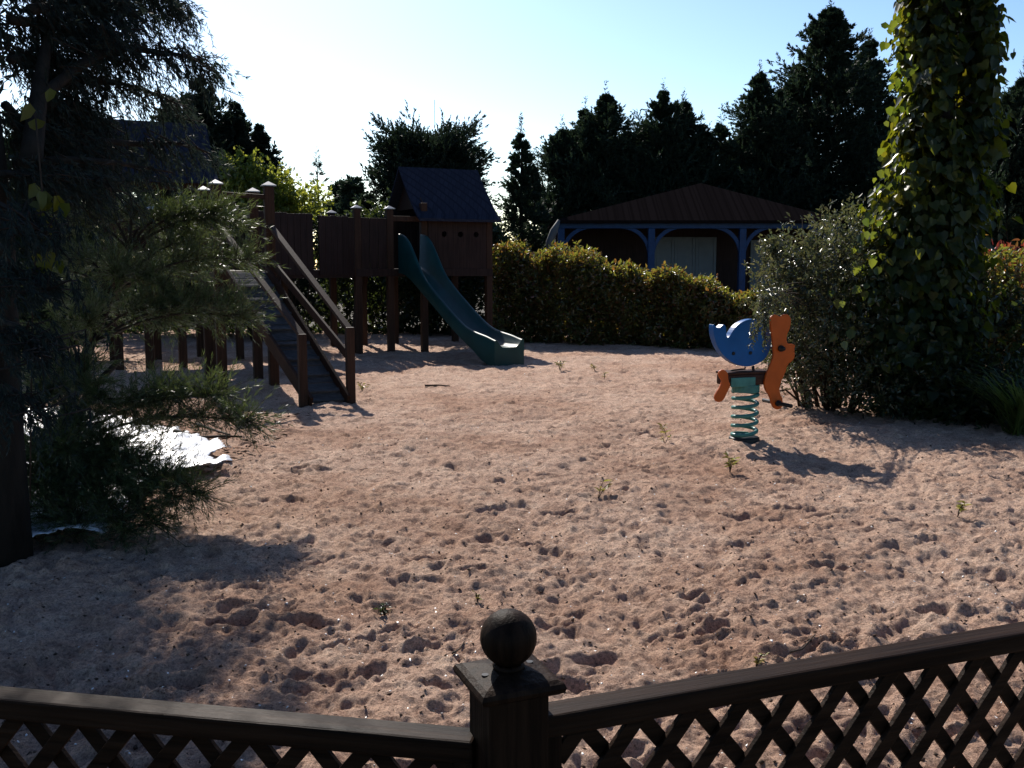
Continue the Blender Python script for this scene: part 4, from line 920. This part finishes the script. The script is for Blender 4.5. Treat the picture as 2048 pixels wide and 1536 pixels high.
# ------------------------------------------------------------------ feathery juniper in the left foreground
jn = thing('juniper_shrub', 'feathery green juniper shrub in the left foreground over the white sheet', 'shrub', (-2.6, 5.6, 0))
rng = np.random.default_rng(71)
J0 = gnd(112, 985); trunk = [J0 - np.array((0, 0, .05)), at(118, 900, J0[1]), at(140, 800, J0[1] - .05), at(180, 690, J0[1] + .2), at(225, 590, J0[1] + .45), at(260, 500, J0[1] + .6)]
trunk2 = [J0 + np.array((.09, .05, -.05)), at(160, 905, J0[1]), at(150, 850, J0[1]), at(180, 780, J0[1]), at(240, 720, J0[1])]
MB().tube(trunk, [.055, .05, .042, .034, .024, .012], 9).build('trunk', M['bark'], jn, True); MB().tube(trunk2, [.04, .036, .034, .028, .015], 9).build('trunk', M['bark'], jn, True)
ends = [(200, 440, .05), (270, 428, 0), (345, 450, -.1), (430, 425, -.2), (470, 445, -.2), (495, 520, -.3), (395, 545, -.2), (470, 610, -.4), (495, 635, -.4), (335, 620, -.3), (150, 520, 0), (130, 600, -.1), (340, 790, -.5), (440, 790, -.6), (500, 842, -.7), (400, 990, -.9), (200, 1020, -.8), (310, 1050, -.95), (250, 1080, -1.0), (120, 1060, -.9), (60, 930, -.6), (40, 1050, -.9), (230, 520, .1), (310, 540, 0), (300, 470, .1), (400, 480, -.1), (210, 620, 0), (80, 820, -.4), (120, 450, .2), (90, 560, .1), (240, 560, -.5), (110, 720, -.2), (170, 745, -.3), (90, 790, -.3), (60, 720, -.2), (200, 800, -.4), (235, 905, -.5), (330, 580, -.5), (180, 650, -.4), (160, 850, -.5), (350, 1000, -.9), (280, 1000, -.8), (160, 1090, -1.0), (90, 1000, -.8), (10, 960, -.7), (130, 900, -.7)]
tr_f = np.array(trunk); jm = MB(); ch = []
for (ex, ey, dy) in ends:
    e_ = at(ex, ey, J0[1] - .25 + dy + 1.0 * min(1, max(0, (770 - ey) / 200))); e_[2] = max(e_[2], .08)
    k = np.argmin(np.abs(tr_f[:, 2] - (e_[2] - .25 * np.linalg.norm(e_[:2] - J0[:2])))); s_ = tr_f[max(1, k)]
    ts = np.linspace(0, 1, 9)[:, None]; Pf = s_ * (1 - ts) + e_ * ts + np.array((0, 0, .10)) * np.sin(ts * math.pi); jm.tube(Pf, np.linspace(.013, .003, 9), 5)
    L = np.linalg.norm(e_ - s_); nt_ = int(56 + 92 * L); u = 1 - .62 * rng.random(nt_) ** 1.2
    b = np.stack([np.interp(u, ts[:, 0], Pf[:, q]) for q in range(3)], -1)
    ax_ = nrm(e_ - s_); tl = rng.uniform(.10, .26, nt_); td = nrm(ax_ * .6 + rdir(rng, (nt_,)) * .75 + np.array((0, 0, .12)))
    per = 30; s = rng.random((nt_, per)); pos = b[:, None] + td[:, None] * (tl[:, None] * s)[..., None]
    d = nrm(td[:, None] + rdir(rng, (nt_, per)) * .62); n = pos.size // 3; ch.append(blades(pos, d, rng.uniform(.028, .058, n), rng.uniform(.0024, .0042, n), rng))
    for i in range(0, nt_, 2): jm.tube([b[i], b[i] + td[i] * tl[i] * .95], [.0026, .001], 4)
jm.build('limbs', M['twig'], jn, True); foliage('needles', ch, M['juniper'], jn)
print('needles', sum(len(f) for _, f in ch))

# ------------------------------------------------------------------ white sheet on the ground
def tarp():
    out = [gnd(x, y) for x, y in ((468, 918), (430, 905), (380, 885), (300, 865), (230, 850), (160, 835), (60, 835), (-120, 850), (-200, 940), (-150, 1060), (0, 1115), (60, 1118), (130, 1100), (215, 1098), (260, 1040), (300, 990), (380, 962), (420, 960), (470, 948), (452, 938), (420, 932))]
    poly = np.array([p[:2] for p in out]); mn, mx = poly.min(0), poly.max(0); nx_, ny_ = 150, 150
    gx, gy = np.meshgrid(np.linspace(mn[0], mx[0], nx_), np.linspace(mn[1], mx[1], ny_))
    ins = np.zeros(gx.shape, bool); j = len(poly) - 1
    for i in range(len(poly)):
        xi, yi, xj, yj = *poly[i], *poly[j]; cnd = ((yi > gy) != (yj > gy)) & (gx < (xj - xi) * (gy - yi) / (yj - yi + 1e-12) + xi); ins ^= cnd; j = i
    rg = np.random.default_rng(4); z = sandz(gx, gy) * .45 + .012
    for _ in range(26):
        a = rg.random() * 6.28; kx, ky = math.cos(a) * rg.uniform(4, 22), math.sin(a) * rg.uniform(4, 22); z += .0060 * np.abs(np.sin(gx * kx + gy * ky + rg.random() * 6)) ** 1.5
    idx = -np.ones(gx.shape, int); idx[ins] = np.arange(ins.sum()); V = np.stack([gx[ins], gy[ins], z[ins]], -1)
    a, b, c, d_ = idx[:-1, :-1], idx[:-1, 1:], idx[1:, 1:], idx[1:, :-1]; ok = (a >= 0) & (b >= 0) & (c >= 0) & (d_ >= 0)
    o = link('plastic_sheet', mesh_np('plastic_sheet', V, [np.stack([a[ok], b[ok], c[ok], d_[ok]], 1)]), M['tarp'], None, True)
    sd_ = o.modifiers.new('thick', 'SOLIDIFY'); sd_.thickness = .003
    return tag(o, 'crumpled white plastic sheet lying under the juniper shrub', 'plastic sheet')
tarp()
rng = np.random.default_rng(19); n = 2600; lx_, ly_ = rng.uniform(-5.2, -1.9, n), rng.uniform(4.7, 9.2, n); az = rng.random(n) * 6.28
o = link('leaf_litter', mesh_np('leaf_litter', *(lambda vf: (vf[0], [vf[1]]))(blades(np.stack([lx_, ly_, sandz(lx_, ly_) * .5 + .055 + rng.random(n) * .02], -1), np.stack([np.cos(az), np.sin(az), rng.normal(size=n) * .15], -1), rng.uniform(.03, .10, n), rng.uniform(.006, .02, n), rng))), M['debris'])
tag(o, 'fallen twigs and dead needles strewn on and around the white sheet', kind='stuff')
def stick(px, name, label, rad, lift=.02, z=None):
    pts = []
    for x, y in px: g_ = gnd(x, y); g_[2] = float(sandz(g_[0], g_[1])) + lift; pts.append(g_)
    pts = np.array(pts); ts = np.linspace(0, 1, len(pts)); tf = np.linspace(0, 1, 12); pts = np.stack([np.interp(tf, ts, pts[:, k]) for k in range(3)], -1)
    return tag(MB().tube(pts, np.linspace(rad, rad * .5, 12), 7).build(name, M['twig'], None, True), label, 'stick')
stick([(350, 885), (400, 893), (450, 897), (485, 893)], 'fallen_stick', 'long bent stick lying across the right corner of the white sheet', .016, .10)
stick([(395, 868), (430, 880), (460, 892)], 'fallen_stick', 'short dark stick lying beside the bent stick by the white sheet', .014, .09)
stick([(850, 775), (875, 774), (900, 775)], 'fallen_stick', 'thin dark stick on the sand in front of the slide', .012, .012)
stick([(905, 1310), (920, 1290), (930, 1280)], 'fallen_stick', 'small twig on the sand behind the ball finial', .004, .008)
stick([(1580, 1330), (1605, 1312), (1630, 1292)], 'fallen_stick', 'thin twig on the sand just behind the right fence rail', .004, .012)

# ------------------------------------------------------------------ weeds in the sand
def weed(px, py, h, n, label, seed, mat='weed', wide=.5):
    rg = np.random.default_rng(seed); g_ = gnd(px, py); g_[2] = float(sandz(g_[0], g_[1])) - .005
    r = thing('weed', label, 'weed', g_, group='weeds sprouting from the sand'); mb = MB(); ps_, ds = [], []
    for k in range(max(2, n // 6)):
        tip = g_ + np.array((rg.normal() * wide * h * .6, rg.normal() * wide * h * .6, h * rg.uniform(.6, 1))); mb.tube([g_, (g_ + tip) / 2 + np.array((0, 0, .02)), tip], [.003, .0025, .001], 5)
        for j in range(6):
            t = rg.uniform(.35, 1); ps_.append(g_ + (tip - g_) * t); a = rg.random() * 6.28; ds.append((math.cos(a), math.sin(a), rg.uniform(-.1, .8)))
    ps_, ds = np.array(ps_), np.array(ds); m = len(ps_)
    foliage('leaves', [leaves(ps_, ds, np.array((0, 0, 1.)) + rdir(rg, (m,)) * .4, rg.uniform(.3, .55, m) * h, rg.uniform(.12, .22, m) * h, .2)], M[mat], r); mb.build('stem', M['twig'], r)
for i, (px, py, h, n, lb_, m_) in enumerate([
    (1120, 742, .14, 24, 'bushy little weed in the sand just right of the slide foot', 'weed'),
    (1190, 744, .12, 18, 'little weed in the sand second to the right of the slide foot', 'weed'),
    (1208, 758, .12, 14, 'small brownish weed nearest the camera of the three right of the slide', 'weed'),
    (1460, 942, .13, 24, 'small yellowish weed in the sand below the coil spring', 'weed'),
    (1334, 862, .13, 14, 'thin brown weed in the sand left of the coil spring', 'weed'),
    (1330, 885, .08, 10, 'tiny weed just below the thin brown weed left of the spring', 'weed'),
    (1914, 1042, .10, 20, 'pale weed on the open sand near the right edge', 'weed'),
    (770, 1222, .07, 26, 'dark green flat weed on the sand above the left fence rail', 'hedgedk'),
    (1196, 1005, .12, 10, 'thin upright sprig beside a dark hole in the middle of the sand', 'weed'),
    (724, 782, .13, 18, 'weed growing beside the right foot post of the ramp', 'weed'),
    (1512, 1340, .06, 14, 'small green sprig just behind the right fence rail', 'weed'),
    (955, 1195, .05, 10, 'tiny sprig on the sand above the ball finial', 'weed')]): weed(px, py, h, n, lb_, 900 + i, m_)
